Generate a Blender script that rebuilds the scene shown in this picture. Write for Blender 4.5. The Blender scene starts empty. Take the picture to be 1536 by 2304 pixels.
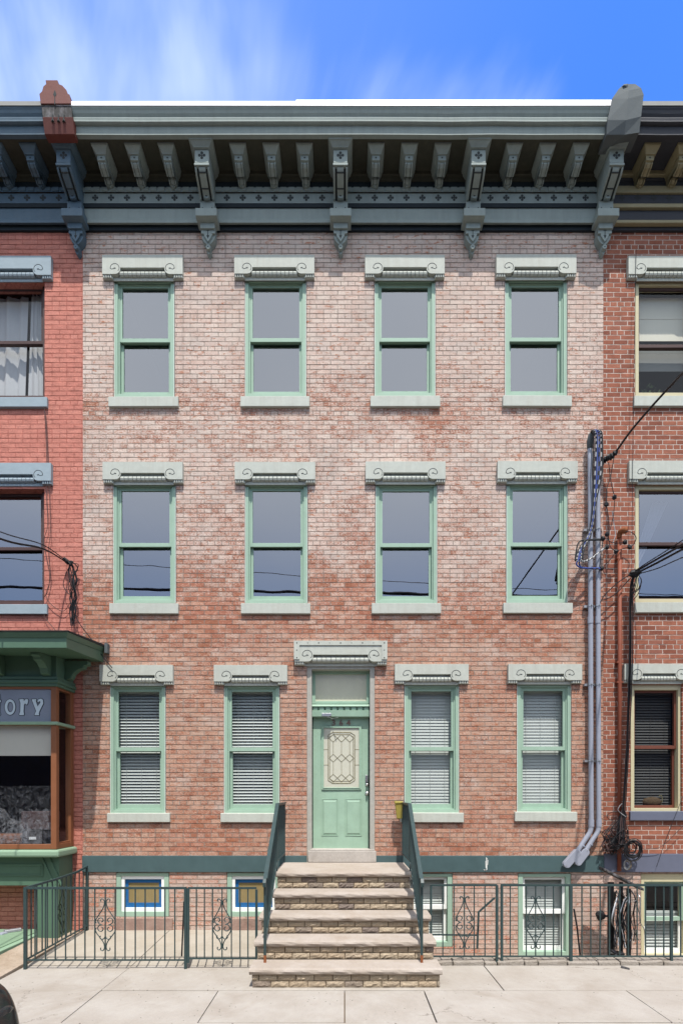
import bpy, math, random
from mathutils import Vector
R = math.radians
random.seed(7)
C = bpy.context.scene.collection
S = bpy.context.scene

# ------------------------------------------------------------------ camera, light, exposure
EYE, DIST, FPX, VX, VY = 2.24, 9.0, 1260.0, 775.0, 1790.0
cam_d = bpy.data.cameras.new('camera')
cam = bpy.data.objects.new('camera', cam_d); C.objects.link(cam)
cam.location = (0, -DIST, EYE); cam.rotation_euler = (R(90), 0, 0)
cam_d.sensor_fit = 'VERTICAL'; cam_d.sensor_height = 36; cam_d.sensor_width = 24
cam_d.lens = FPX / 2304 * 36
cam_d.shift_y = (VY - 1152) / 2304
cam_d.shift_x = -(VX - 768) / 2304
cam_d.clip_start = 0.1; cam_d.clip_end = 3000
S.camera = cam

SUN_AZ, SUN_EL = 9.0, 65.0
sd = bpy.data.lights.new('sun', 'SUN'); sd.energy = 3.55; sd.angle = R(0.5); sd.color = (1, .955, .89)
sun = bpy.data.objects.new('sun', sd); C.objects.link(sun)
sv = Vector((math.sin(R(SUN_AZ)) * math.cos(R(SUN_EL)), -math.cos(R(SUN_AZ)) * math.cos(R(SUN_EL)), math.sin(R(SUN_EL))))
sun.rotation_euler = sv.to_track_quat('Z', 'Y').to_euler(); sun.location = (4, -12, 20)

S.view_settings.view_transform = 'Standard'; S.view_settings.look = 'None'
S.view_settings.exposure = 0.72; S.view_settings.gamma = 1; S.view_settings.use_curve_mapping = False
S.cycles.caustics_reflective = False; S.cycles.caustics_refractive = False


class NT:
    """small node-tree writer"""
    def __init__(s, tree): s.t = tree
    def add(s, typ, **kw):
        n = s.t.nodes.new(typ)
        for k, v in kw.items(): setattr(n, k, v)
        return n
    def put(s, sock, v):
        if v is None: return
        if hasattr(v, 'is_linked') or isinstance(v, bpy.types.NodeSocket): s.t.links.new(v, sock)
        else:
            if isinstance(v, tuple) and len(v) == 3 and sock.type == 'RGBA': v = v + (1,)
            sock.default_value = v
    def m(s, op, a, b=None, c=None, clamp=False):
        n = s.add('ShaderNodeMath', operation=op, use_clamp=clamp)
        for i, v in enumerate((a, b, c)): s.put(n.inputs[i], v)
        return n.outputs[0]
    def mix(s, f, a, b, mode='MIX'):
        n = s.add('ShaderNodeMix', data_type='RGBA', blend_type=mode)
        s.put(n.inputs[0], f); s.put(n.inputs[6], a); s.put(n.inputs[7], b)
        return n.outputs[2]
    def noise(s, vec, scale, detail=3, rough=.55, dist=0.):
        n = s.add('ShaderNodeTexNoise')
        s.put(n.inputs['Vector'], vec); n.inputs['Scale'].default_value = scale
        n.inputs['Detail'].default_value = detail; n.inputs['Roughness'].default_value = rough
        n.inputs['Distortion'].default_value = dist
        return n.outputs[0]
    def ramp(s, f, stops, interp='LINEAR'):
        n = s.add('ShaderNodeValToRGB'); r = n.color_ramp; r.interpolation = interp
        while len(r.elements) < len(stops): r.elements.new(.5)
        for e, (p, c) in zip(r.elements, stops):
            e.position = p
            e.color = (c, c, c, 1) if not isinstance(c, tuple) else c + (1,)
        s.put(n.inputs[0], f)
        return n.outputs[0]
    def sep(s, v):
        n = s.add('ShaderNodeSeparateXYZ'); s.put(n.inputs[0], v); return n.outputs
    def comb(s, x=0., y=0., z=0.):
        n = s.add('ShaderNodeCombineXYZ')
        for i, v in enumerate((x, y, z)): s.put(n.inputs[i], v)
        return n.outputs[0]
    def vmul(s, v, k):
        n = s.add('ShaderNodeVectorMath', operation='MULTIPLY'); s.put(n.inputs[0], v); n.inputs[1].default_value = k
        return n.outputs[0]
    def smooth(s, f, a, b):
        n = s.add('ShaderNodeMapRange', interpolation_type='SMOOTHSTEP')
        s.put(n.inputs[0], f); n.inputs[1].default_value = a; n.inputs[2].default_value = b
        return n.outputs[0]
    def bump(s, h, dist, strength=1.):
        n = s.add('ShaderNodeBump'); s.put(n.inputs['Height'], h)
        n.inputs['Distance'].default_value = dist; n.inputs['Strength'].default_value = strength
        return n.outputs[0]


# world: clear sky with thin streaked cloud and a cloud bank towards the street side
W = bpy.data.worlds.new('World'); S.world = W; W.use_nodes = True
w = NT(W.node_tree); W.node_tree.nodes.clear()
wo = w.add('ShaderNodeOutputWorld'); bg = w.add('ShaderNodeBackground'); bg.inputs[1].default_value = 0.15
sky = w.add('ShaderNodeTexSky', sky_type='NISHITA', sun_disc=False, sun_elevation=R(SUN_EL), sun_rotation=R(180 - SUN_AZ))
sky.air_density = 1.0; sky.dust_density = 0.6; sky.ozone_density = 2.5
tc = w.add('ShaderNodeTexCoord'); gx, gy, gz = w.sep(tc.outputs['Generated'])
zc = w.m('MAXIMUM', gz, .04)
u = w.m('DIVIDE', gx, zc); v = w.m('DIVIDE', gy, zc)
us = w.m('ADD', u, w.m('MULTIPLY', v, .30))                       # streaks lean to the right with height
sv_ = w.comb(w.m('MULTIPLY', us, 5.0), w.m('MULTIPLY', v, 1.6), 0.)
n1 = w.noise(sv_, 1.0, 5, .55, .5)
n2 = w.noise(w.comb(w.m('MULTIPLY', us, 2.0), w.m('MULTIPLY', v, 1.6), 3.3), 1.6, 3)
dens = w.m('ADD', w.m('MULTIPLY', n1, .75), w.m('MULTIPLY', n2, .75))
fade = w.m('ADD', w.m('MULTIPLY', w.smooth(u, .10, .42), .26), w.m('MULTIPLY', w.smooth(v, .80, .68), .16))
wisp = w.m('ADD', w.m('MULTIPLY', w.smooth(w.m('SUBTRACT', dens, fade), .50, .98), .58), w.m('MULTIPLY', w.smooth(u, .40, -.25), .09))
front = w.smooth(gy, -.05, .12)
el = w.m('ARCSINE', gz)
bank = w.m('MULTIPLY', w.smooth(el, .20, .56), w.smooth(w.noise(tc.outputs['Generated'], 2.6, 4), .05, .42))
bank = w.m('MULTIPLY', bank, w.smooth(gy, .05, -.2))
cl = w.m('MAXIMUM', w.m('MULTIPLY', wisp, front), bank, clamp=True)
col = w.mix(cl, w.mix(1., sky.outputs[0], w.mix(w.smooth(gy, .05, -.1), (.40, .80, 1.46), (.78, .80, .88)), 'MULTIPLY'), w.mix(w.smooth(gy, .05, -.1), (4.4, 5.0, 6.0), w.mix(w.noise(tc.outputs['Generated'], 1.9, 3), (4.4, 4.9, 5.6), (7.2, 7.5, 7.9))))
w.put(bg.inputs[0], col); w.t.links.new(bg.outputs[0], wo.inputs[0])


# ------------------------------------------------------------------ geometry helpers
def P(px, py, y=0.):
    """pixel of the survey drawing -> point on the vertical plane at depth y"""
    d = y + DIST
    return (px - VX) * d / FPX, EYE + (VY - py) * d / FPX


def PX(px, y=0.): return P(px, 0, y)[0]
def PZ(py, y=0.): return P(0, py, y)[1]


class MB:
    def __init__(s): s.v = []; s.f = []; s.mi = []
    def face(s, pts, mi=0):
        b = len(s.v); s.v += [tuple(p) for p in pts]; s.f.append(tuple(range(b, b + len(pts)))); s.mi.append(mi); return s
    def box(s, x0, x1, y0, y1, z0, z1, mi=0):
        b = len(s.v)
        s.v += [(x0, y0, z0), (x1, y0, z0), (x1, y1, z0), (x0, y1, z0), (x0, y0, z1), (x1, y0, z1), (x1, y1, z1), (x0, y1, z1)]
        for q in ((0, 1, 5, 4), (1, 2, 6, 5), (2, 3, 7, 6), (3, 0, 4, 7), (4, 5, 6, 7), (3, 2, 1, 0)):
            s.f.append(tuple(b + i for i in q)); s.mi.append(mi)
        return s
    def hexa(s, p, mi=0):
        b = len(s.v); s.v += [tuple(q) for q in p]
        for q in ((0, 1, 5, 4), (1, 2, 6, 5), (2, 3, 7, 6), (3, 0, 4, 7), (4, 5, 6, 7), (3, 2, 1, 0)):
            s.f.append(tuple(b + i for i in q)); s.mi.append(mi)
        return s
    def prism(s, poly, a0, a1, axis='y', mi=0, caps=True):
        """poly: 2-D outline; axis 'y': (x,z) extruded in y; 'x': (y,z) extruded in x; 'z': (x,y) extruded in z"""
        def p(q, a):
            return (q[0], a, q[1]) if axis == 'y' else (a, q[0], q[1]) if axis == 'x' else (q[0], q[1], a)
        b = len(s.v); n = len(poly)
        s.v += [p(q, a0) for q in poly] + [p(q, a1) for q in poly]
        for i in range(n):
            j = (i + 1) % n
            s.f.append((b + i, b + j, b + n + j, b + n + i)); s.mi.append(mi)
        if caps:
            s.f.append(tuple(b + i for i in range(n))); s.mi.append(mi)
            s.f.append(tuple(b + n + i for i in reversed(range(n)))); s.mi.append(mi)
        return s
    def tube(s, pts, r, n=6, mi=0, closed=False, square=False):
        pts = [Vector(p) for p in pts]; m = len(pts); b = len(s.v)
        up = None
        for i, p in enumerate(pts):
            a = pts[i - 1] if (i > 0 or closed) else p
            c = pts[(i + 1) % m] if (i < m - 1 or closed) else p
            t = (c - a).normalized() if (c - a).length > 1e-9 else Vector((0, 0, 1))
            if up is None:
                ref = Vector((0, 1, 0)) if abs(t.y) < .9 else Vector((0, 0, 1))
                up = (ref - t * ref.dot(t)).normalized()
            else:
                q = up - t * up.dot(t)
                up = q.normalized() if q.length > 1e-6 else up
            sd = t.cross(up)
            rr = r[i] if isinstance(r, (list, tuple)) else r
            for k in range(n):
                an = 2 * math.pi * k / n + (math.pi / 4 if square else 0)
                s.v.append(tuple(p + (up * math.cos(an) + sd * math.sin(an)) * rr))
        rng = m if closed else m - 1
        for i in range(rng):
            j = (i + 1) % m
            for k in range(n):
                l = (k + 1) % n
                s.f.append((b + i * n + k, b + i * n + l, b + j * n + l, b + j * n + k)); s.mi.append(mi)
        if not closed:
            s.f.append(tuple(b + k for k in reversed(range(n)))); s.mi.append(mi)
            s.f.append(tuple(b + (m - 1) * n + k for k in range(n))); s.mi.append(mi)
        return s
    def disc(s, cx, cz, r, y0, y1, n=14, mi=0, rz=None):
        return s.prism([(cx + r * math.cos(2 * math.pi * i / n), cz + (rz or r) * math.sin(2 * math.pi * i / n)) for i in range(n)], y0, y1, 'y', mi)
    def ball(s, c, rx, ry, rz, nu=12, nv=8, mi=0, jit=0.):
        b = len(s.v)
        for i in range(nv + 1):
            th = math.pi * i / nv
            for k in range(nu):
                ph = 2 * math.pi * k / nu; q = 1 + random.uniform(-jit, jit)
                s.v.append((c[0] + rx * q * math.sin(th) * math.cos(ph), c[1] + ry * q * math.sin(th) * math.sin(ph), c[2] + rz * q * math.cos(th)))
        for i in range(nv):
            for k in range(nu):
                l = (k + 1) % nu
                s.f.append((b + i * nu + k, b + (i + 1) * nu + k, b + (i + 1) * nu + l, b + i * nu + l)); s.mi.append(mi)
        return s
    def build(s, name, mats, parent=None, smooth=False, bevel=0.):
        me = bpy.data.meshes.new(name); me.from_pydata(s.v, [], s.f)
        if not isinstance(mats, (list, tuple)): mats = [mats]
        for m_ in mats: me.materials.append(m_)
        me.polygons.foreach_set('material_index', s.mi)
        if smooth: me.polygons.foreach_set('use_smooth', [True] * len(s.f))
        me.update()
        import bmesh
        bm = bmesh.new(); bm.from_mesh(me); bmesh.ops.remove_doubles(bm, verts=bm.verts, dist=1e-5)
        bmesh.ops.recalc_face_normals(bm, faces=bm.faces); bm.to_mesh(me); bm.free()
        o = bpy.data.objects.new(name, me); C.objects.link(o)
        if parent is not None:
            o.parent = parent; off = Vector((0, 0, 0)); q = parent
            while q is not None: off += q.location; q = q.parent
            o.location = -off
        if bevel:
            b = o.modifiers.new('bevel', 'BEVEL'); b.width = bevel; b.segments = 2; b.limit_method = 'ANGLE'; b.angle_limit = R(40)
        return o


def tag(o, label, cat, group=None):
    o['label'] = label; o['category'] = cat
    if group: o['group'] = group
    return o


def thing(name, label, cat, loc=(0, 0, 0), group=None):
    o = bpy.data.objects.new(name, None); C.objects.link(o); o.location = loc; o.empty_display_size = .2
    return tag(o, label, cat, group)


def struct(o, kind='structure'): o['kind'] = kind; return o


def spline(pts, n=8):
    """Catmull-Rom through the points"""
    pts = [Vector(p) for p in pts]; q = [pts[0] * 2 - pts[1]] + pts + [pts[-1] * 2 - pts[-2]]; out = []
    for i in range(1, len(q) - 2):
        p0, p1, p2, p3 = q[i - 1:i + 3]
        for k in range(n):
            t = k / n
            out.append(.5 * ((2 * p1) + (p2 - p0) * t + (2 * p0 - 5 * p1 + 4 * p2 - p3) * t * t + (3 * p1 - p0 - 3 * p2 + p3) * t ** 3))
    out.append(pts[-1]); return out


# ------------------------------------------------------------------ materials
def srgb(r, g, b):
    f = lambda c: (c / 255) / 12.92 if c <= 10 else ((c / 255 + .055) / 1.055) ** 2.4
    return (f(r), f(g), f(b))


def newmat(name):
    m = bpy.data.materials.new(name); m.use_nodes = True
    t = NT(m.node_tree); bs = m.node_tree.nodes['Principled BSDF']
    return m, t, bs


def paint(name, col, rough=.55, var=.12, dirt=.0, dirtcol=(.06, .05, .04), bump=.0015, scale=9., chips=None, metallic=0., spec=.25):
    m, t, bs = newmat(name)
    co = t.add('ShaderNodeTexCoord').outputs['Object']
    n = t.noise(co, scale, 5, .6); big = t.noise(co, 1.3, 3); fine = t.noise(co, 70., 3, .65)
    streak = t.noise(t.vmul(co, (14., 14., 1.1)), 1., 4, .6)
    k = t.m('ADD', t.m('MULTIPLY', n, .5), t.m('ADD', t.m('MULTIPLY', big, .3), t.m('MULTIPLY', fine, .2)))
    k = t.m('MULTIPLY_ADD', t.m('SUBTRACT', k, .5), var * 5, 1.)
    c = t.mix(1., col, t.comb(k, k, k), 'MULTIPLY')
    if dirt: c = t.mix(t.m('MULTIPLY', t.smooth(t.m('ADD', t.m('MULTIPLY', streak, .7), t.m('MULTIPLY', n, .4)), .48, .78), dirt), c, dirtcol)
    if chips is not None:
        c = t.mix(t.smooth(t.m('ADD', t.m('MULTIPLY', t.noise(co, 26., 5, .7), .7), t.m('MULTIPLY', n, .35)), chips[1], chips[1] + .04), c, chips[0])
    t.put(bs.inputs['Base Color'], c)
    t.put(bs.inputs['Roughness'], t.m('ADD', rough - .08, t.m('MULTIPLY', n, .16)))
    bs.inputs['Metallic'].default_value = metallic; bs.inputs['Specular IOR Level'].default_value = spec
    if bump: t.put(bs.inputs['Normal'], t.bump(t.m('ADD', t.m('MULTIPLY', fine, .5), n), bump))
    return m


def brick_mat(name, ramp, mortar, residue=None, zstops=None, cover=0., rowh=.0745, bw=.225, ms=.008, bumpd=.012, fleck=1., squash_f=7, seed=0., resvar=.2):
    m, t, bs = newmat(name)
    co = t.add('ShaderNodeTexCoord').outputs['Object']; x, y, z = t.sep(co)
    wob = t.noise(co, 5.5, 2); wob2 = t.noise(t.vmul(co, (1., 1., 1.)), 31., 2)
    xx = t.m('ADD', t.m('ADD', x, y), t.m('MULTIPLY', t.m('SUBTRACT', wob2, .5), .014))
    zz = t.m('ADD', z, t.m('ADD', t.m('MULTIPLY', t.m('SUBTRACT', wob, .5), .006), t.m('MULTIPLY', t.m('SUBTRACT', wob2, .5), .007)))
    vec = t.comb(t.m('ADD', xx, seed), zz, 0.)
    b = t.add('ShaderNodeTexBrick', offset=.5, offset_frequency=2, squash=.5, squash_frequency=squash_f)
    t.put(b.inputs['Vector'], vec)
    for k_, v_ in (('Scale', 1.), ('Mortar Size', ms), ('Mortar Smooth', .35), ('Bias', 0.), ('Brick Width', bw), ('Row Height', rowh)): b.inputs[k_].default_value = v_
    b.inputs['Color1'].default_value = (0, 0, 0, 1); b.inputs['Color2'].default_value = (1, 1, 1, 1); b.inputs['Mortar'].default_value = (.5, .5, .5, 1)
    rnd = t.sep(b.outputs['Color'])[0]; mort = b.outputs['Fac']
    fine = t.noise(t.vmul(co, (.55, .55, 1.)), 62., 4, .7)
    mid = t.noise(t.vmul(co, (.6, .6, 1.)), 13., 4, .6)
    big = t.noise(co, 1.15, 4, .55); huge = t.noise(co, .45, 2)
    col = t.ramp(rnd, ramp)
    k = t.m('MULTIPLY_ADD', t.m('SUBTRACT', fine, .5), 1.1, t.m('MULTIPLY_ADD', t.m('SUBTRACT', mid, .5), .8, 1.))
    col = t.mix(1., col, t.comb(k, k, k), 'MULTIPLY')
    mk = t.m('MULTIPLY_ADD', t.m('SUBTRACT', mid, .5), .9, 1.)
    mcol = t.mix(1., mortar, t.comb(mk, mk, mk), 'MULTIPLY')
    if residue is not None:
        zr = t.ramp(t.m('DIVIDE', z, 13.), zstops)
        a = t.m('ADD', t.m('MULTIPLY', fine, 1.15 * fleck), t.m('MULTIPLY', mid, .6))
        a = t.m('ADD', a, t.m('MULTIPLY', big, .62)); a = t.m('ADD', a, t.m('MULTIPLY', huge, .3)); a = t.m('ADD', a, t.m('MULTIPLY', rnd, .16)); a = t.m('ADD', a, .17)
        a = t.m('ADD', a, t.m('SUBTRACT', t.sep(zr)[0], .5))
        msk = t.smooth(a, 1.28, 1.64)
        pick = t.m('ADD', t.m('MULTIPLY', t.noise(co, 4.3, 5, .65), .78), t.m('MULTIPLY', t.sep(t.ramp(t.m('FRACT', t.m('MULTIPLY', rnd, 7.3)), [(0., 0.), (1., 1.)]))[0], .22))
        rc = t.ramp(pick, [(.25, residue[1]), (.5, residue[0]), (.75, residue[2])])
        if len(residue) > 3:
            rc = t.mix(t.smooth(z, 4.2, 6.4), t.ramp(pick, [(.25, residue[4]), (.5, residue[3]), (.75, residue[5])]), rc)
        kk = t.m('MULTIPLY_ADD', t.m('SUBTRACT', fine, .5), .9, 1.); rc = t.mix(1., rc, t.comb(kk, kk, kk), 'MULTIPLY')
        tone = t.noise(t.vmul(co, (.8, 1., 1.3)), 2.3, 5, .65)
        rc = t.mix(t.m('MULTIPLY', t.smooth(tone, .47, .66), .55), rc, (.47, .42, .38))
        kk = t.m('MULTIPLY_ADD', t.m('SUBTRACT', t.noise(co, 1.6, 5, .7), .5), .75, 1.); rc = t.mix(1., rc, t.comb(kk, kk, kk), 'MULTIPLY')
        col = t.mix(t.m('MULTIPLY', msk, .9), col, rc)
        fl = t.m('MULTIPLY', t.smooth(t.noise(t.vmul(co, (.42, .42, 1.25)), 15., 6, .78), .54, .60), t.smooth(t.m('ADD', t.m('MULTIPLY', big, .6), t.m('MULTIPLY', t.noise(co, 4.1, 3), .6)), .50, .66))
        col = t.mix(t.m('MULTIPLY', fl, .9), col, (.35, .125, .06))
        pale = t.m('MULTIPLY', t.smooth(t.noise(t.vmul(co, (.6, .6, 1.1)), 34., 5, .75), .57, .64), t.smooth(t.noise(co, 3.7, 4), .42, .62))
        col = t.mix(t.m('MULTIPLY', pale, .7), col, (.66, .555, .45))
        mcol = t.mix(t.m('MULTIPLY', msk, .16), mcol, residue[0])
    c = t.mix(mort, col, mcol)
    if residue is not None:
        run = t.noise(t.vmul(co, (7.5, 7.5, .55)), 1., 5, .62)
        c = t.mix(t.m('MULTIPLY', t.smooth(run, .56, .74), .36), c, t.mix(1., c, (.50, .46, .45), 'MULTIPLY'))
    t.put(bs.inputs['Base Color'], c); bs.inputs['Roughness'].default_value = .9; bs.inputs['Specular IOR Level'].default_value = .2
    h = t.m('ADD', t.m('MULTIPLY', t.m('SUBTRACT', 1., mort), 1. - cover * .3), t.m('ADD', t.m('MULTIPLY', fine, .28), t.m('MULTIPLY', mid, .35)))
    h = t.m('ADD', h, t.m('MULTIPLY', rnd, .12))
    t.put(bs.inputs['Normal'], t.bump(h, bumpd))
    return m


def glass(name, refl, tint=(.75, .78, .8), rough=0., wav=.00008):
    m = bpy.data.materials.new(name); m.use_nodes = True; t = NT(m.node_tree); m.node_tree.nodes.clear()
    o = t.add('ShaderNodeOutputMaterial'); tr = t.add('ShaderNodeBsdfTransparent'); gl = t.add('ShaderNodeBsdfGlossy'); mx = t.add('ShaderNodeMixShader')
    tr.inputs[0].default_value = tint + (1,); gl.inputs['Roughness'].default_value = rough; gl.inputs[0].default_value = (.93, .95, 1., 1)
    fr = t.add('ShaderNodeLayerWeight'); fr.inputs[0].default_value = .5
    f = t.m('ADD', t.m('MULTIPLY', t.m('POWER', fr.outputs['Facing'], 5.), 1. - refl), refl, clamp=True)
    co = t.add('ShaderNodeTexCoord').outputs['Object']
    t.put(gl.inputs['Normal'], t.bump(t.noise(co, 2.2, 1), wav * 10))
    t.put(mx.inputs[0], f); t.t.links.new(tr.outputs[0], mx.inputs[1]); t.t.links.new(gl.outputs[0], mx.inputs[2]); t.t.links.new(mx.outputs[0], o.inputs[0])
    return m


def concrete(name, c0, c1, speck=.35, scale=1., bump=.004, stain=(.16, .13, .1), pits=.0, cracks=False):
    m, t, bs = newmat(name)
    co = t.add('ShaderNodeTexCoord').outputs['Object']
    n = t.noise(co, 2.1 * scale, 6, .6); f = t.noise(co, 95. * scale, 3, .7); mid = t.noise(co, 17. * scale, 4, .65)
    c = t.mix(t.smooth(n, .3, .7), c0, c1)
    k = t.m('MULTIPLY_ADD', t.m('SUBTRACT', f, .5), speck * 1.6, t.m('MULTIPLY_ADD', t.m('SUBTRACT', mid, .5), speck, 1.))
    c = t.mix(1., c, t.comb(k, k, k), 'MULTIPLY')
    c = t.mix(t.m('MULTIPLY', t.smooth(t.noise(co, .9 * scale, 6, .7, .8), .52, .74), .5), c, stain)
    vo = t.add('ShaderNodeTexVoronoi', feature='F1'); t.put(vo.inputs['Vector'], co); vo.inputs['Scale'].default_value = 13.; vo.inputs['Randomness'].default_value = 1.
    sp = t.m('MULTIPLY', t.smooth(vo.outputs['Distance'], .13, .07), t.smooth(t.noise(co, 2.3, 2), .42, .6))
    c = t.mix(t.m('MULTIPLY', sp, pits), c, (.07, .06, .05))
    if cracks:
        wv = t.add('ShaderNodeVectorMath', operation='ADD'); t.put(wv.inputs[0], co); t.put(wv.inputs[1], t.vmul(t.comb(mid, n, 0.), (.35, .5, 0.)))
        vc = t.add('ShaderNodeTexVoronoi', feature='DISTANCE_TO_EDGE'); t.put(vc.inputs['Vector'], wv.outputs[0]); vc.inputs['Scale'].default_value = .42
        ck = t.m('MULTIPLY', t.smooth(vc.outputs['Distance'], .0045, .0015), t.smooth(t.noise(co, .8, 2), .5, .58))
        c = t.mix(t.m('MULTIPLY', ck, .5), c, (.10, .075, .06))
    t.put(bs.inputs['Base Color'], c); bs.inputs['Roughness'].default_value = .92; bs.inputs['Specular IOR Level'].default_value = .2
    t.put(bs.inputs['Normal'], t.bump(t.m('ADD', t.m('MULTIPLY', f, .35), mid), bump))
    return m


M = {}
RED_RAMP = [(0., (.29, .112, .064)), (.3, (.345, .136, .086)), (.6, (.38, .163, .104)), (.85, (.415, .2, .13)), (1., (.30, .145, .1))]
# worn facade: lime and paint residue thickest on the top floors, thinnest under the second-floor sills
ZST = [(0., .36), (.16, .40), (.27, .46), (.35, .43), (.385, .27), (.42, .31), (.48, .46), (.60, .50), (.655, .40), (.69, .50), (.75, .64), (.86, .72), (.905, .66)]
M['brick'] = brick_mat('worn_brick', RED_RAMP, (.27, .215, .18), residue=((.55, .445, .385), (.49, .36, .30), (.585, .51, .44), (.43, .275, .205), (.40, .24, .172), (.47, .335, .26)), zstops=ZST, ms=.006, bumpd=.016)
M['brick_left'] = brick_mat('salmon_painted_brick', [(0., srgb(178, 114, 101)), (.5, srgb(182, 118, 104)), (1., srgb(186, 123, 109))], srgb(176, 106, 92), cover=.3, rowh=.076, bw=.235, ms=.006, bumpd=.024, seed=.11)
M['brick_right'] = brick_mat('red_brick_white_joints', [(0., (.19, .066, .042)), (.35, (.25, .088, .054)), (.7, (.30, .115, .072)), (1., (.22, .088, .062))], (.55, .46, .40), rowh=.0765, bw=.225, ms=.0062, bumpd=.008, squash_f=6, seed=.07)
M['brick_base'] = brick_mat('basement_brick', [(0., (.42, .12, .06)), (.4, (.5, .19, .11)), (.7, (.46, .27, .21)), (1., (.36, .17, .13))], (.34, .27, .22), residue=((.48, .36, .30), (.42, .28, .23), (.42, .37, .33)), zstops=[(0., .5), (1., .5)], bumpd=.014)
M['stone'] = paint('grey_green_painted_stone', srgb(175, 178, 169), .7, .14, .34, (.30, .28, .235), .003, 11.)
M['groove'] = paint('painted_carving_shade', (.045, .05, .05), .9, .1)  # near-black colour painted in for the shade inside carved lines and cut-outs
M['band'] = paint('dark_teal_paint', srgb(70, 90, 92), .5, .18, .22, (.05, .075, .08), .003, 6., chips=((.5, .48, .42), .83))
M['band_right'] = paint('slate_blue_paint', srgb(96, 100, 116), .5, .08, .1, (.1, .1, .13), .002)
M['green'] = paint('mint_green_window_paint', srgb(147, 172, 154), .6, .10, .16, (.20, .27, .22), .0006, 5.)
M['door_green'] = paint('mint_green_door_paint', srgb(147, 174, 154), .58, .16, .22, (.26, .42, .33), .0012, 5., chips=((.62, .74, .66), .80))
M['jamb'] = paint('pale_stone_jamb', srgb(160, 158, 150), .7, .16, .2, (.25, .22, .18), .003, 14., chips=((.36, .27, .2), .76))
M['corn'] = paint('grey_green_cornice_paint', srgb(136, 146, 142), .68, .15, .3, (.16, .175, .165), .003, 8., chips=((.16, .16, .15), .80))
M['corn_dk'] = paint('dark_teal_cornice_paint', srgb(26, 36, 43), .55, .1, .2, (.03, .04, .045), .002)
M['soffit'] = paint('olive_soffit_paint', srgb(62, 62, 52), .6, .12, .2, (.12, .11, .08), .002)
M['corn_l'] = paint('blue_grey_cornice_paint', srgb(82, 101, 114), .55, .15, .3, (.12, .15, .18), .003, 8., chips=((.16, .16, .15), .80))
M['blue_stone'] = paint('pale_blue_painted_stone', srgb(140, 153, 160), .6, .1, .12, (.25, .29, .32), .003, 11.)
M['corn_rdk'] = paint('charcoal_cornice_paint', srgb(58, 60, 66), .6, .16, .4, (.035, .035, .04), .004, 8.)
M['corn_rt'] = paint('tan_cornice_paint', srgb(142, 134, 106), .55, .12, .2, (.2, .17, .1), .002)
M['flash'] = paint('white_metal_flashing', (.84, .84, .86), .4, .03, .05, (.4, .4, .42), .001)
M['flash_grey'] = paint('grey_metal_flashing', (.20, .20, .19), .8, .08, .1)
M['red_block'] = paint('brick_red_block_paint', srgb(100, 54, 47), .6, .12, .15, (.12, .06, .05), .003)
M['wood_dk'] = paint('weathered_black_wood', (.04, .038, .037), .8, .3, .5, (.32, .31, .33), .006, 16.)
M['lead'] = paint('grey_sheet_metal', srgb(86, 92, 94), .8, .12, .25, (.10, .11, .11), .004, 5.)
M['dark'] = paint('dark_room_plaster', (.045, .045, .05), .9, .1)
M['black'] = paint('black_rubber', (.012, .012, .014), .5, .1)
M['white'] = paint('white_vinyl', (.78, .79, .77), .4, .04, .05, (.4, .4, .38))
M['blind'] = paint('white_blind_slat', (.46, .48, .47), .45, .03)
M['cream'] = paint('cream_shade_cloth', srgb(206, 200, 186), .8, .04, .08, (.4, .37, .32))
M['curtain'] = paint('white_curtain_cloth', (.42, .42, .44), .9, .05)
M['brown_frame'] = paint('dark_brown_window_paint', srgb(76, 58, 56), .5, .15, .1)
M['brown_shop'] = paint('copper_brown_paint', srgb(128, 82, 56), .45, .12, .12, (.16, .08, .05))
M['green_dk'] = paint('forest_green_paint', srgb(80, 106, 88), .45, .1, .1, (.06, .1, .08), .001)
M['green_lt'] = paint('sage_green_paint', srgb(132, 158, 134), .45, .1, .12, (.2, .28, .2), .001)
M['tan_frame'] = paint('cream_tan_window_paint', srgb(188, 180, 148), .5, .08, .1, (.3, .27, .18))
M['iron'] = paint('dark_green_iron_paint', srgb(52, 68, 69), .42, .18, .2, (.02, .03, .03), .001, 20., chips=((.42, .45, .43), .88))
M['rust'] = paint('rusted_iron', (.22, .075, .03), .85, .3)
M['conduit'] = paint('grey_conduit_plastic', srgb(142, 146, 158), .45, .04, .05, (.3, .3, .33))
M['clip'] = paint('galvanised_clip', (.36, .37, .39), .4, .15, metallic=.6)
M['rust_pipe'] = paint('terracotta_pipe_paint', srgb(128, 72, 54), .6, .12, .1, (.1, .05, .03))
M['cable'] = paint('black_cable_jacket', (.014, .014, .016), .5, .15)
M['cable_blue'] = paint('blue_cable_jacket', (.035, .06, .22), .5, .1)
M['cable_white'] = paint('grey_white_cable_jacket', (.34, .34, .34), .5, .1)
M['tread'] = concrete('sandstone_tread', (.32, .27, .225), (.375, .33, .29), .22, 1., .006, (.27, .20, .145))
M['conc'] = concrete('pale_concrete', (.31, .277, .24), (.355, .326, .29), .2, 1., .004, (.24, .20, .16), pits=.9, cracks=True)
M['conc_in'] = concrete('areaway_concrete', (.31, .275, .225), (.36, .325, .275), .2, 1., .004, (.36, .29, .22), pits=.3)
M['aggr'] = concrete('worn_aggregate_concrete', (.29, .225, .165), (.37, .30, .235), .6, 1.2, .012, (.2, .14, .09))
M['soil'] = concrete('dark_joint_dirt', (.13, .095, .06), (.2, .15, .1), .6)
M['asphalt'] = concrete('asphalt_surface', (.045, .045, .047), (.065, .064, .062), .5)
M['brown_stone'] = concrete('brownstone_block', (.26, .17, .14), (.34, .24, .20), .3, 2., .01)
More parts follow.
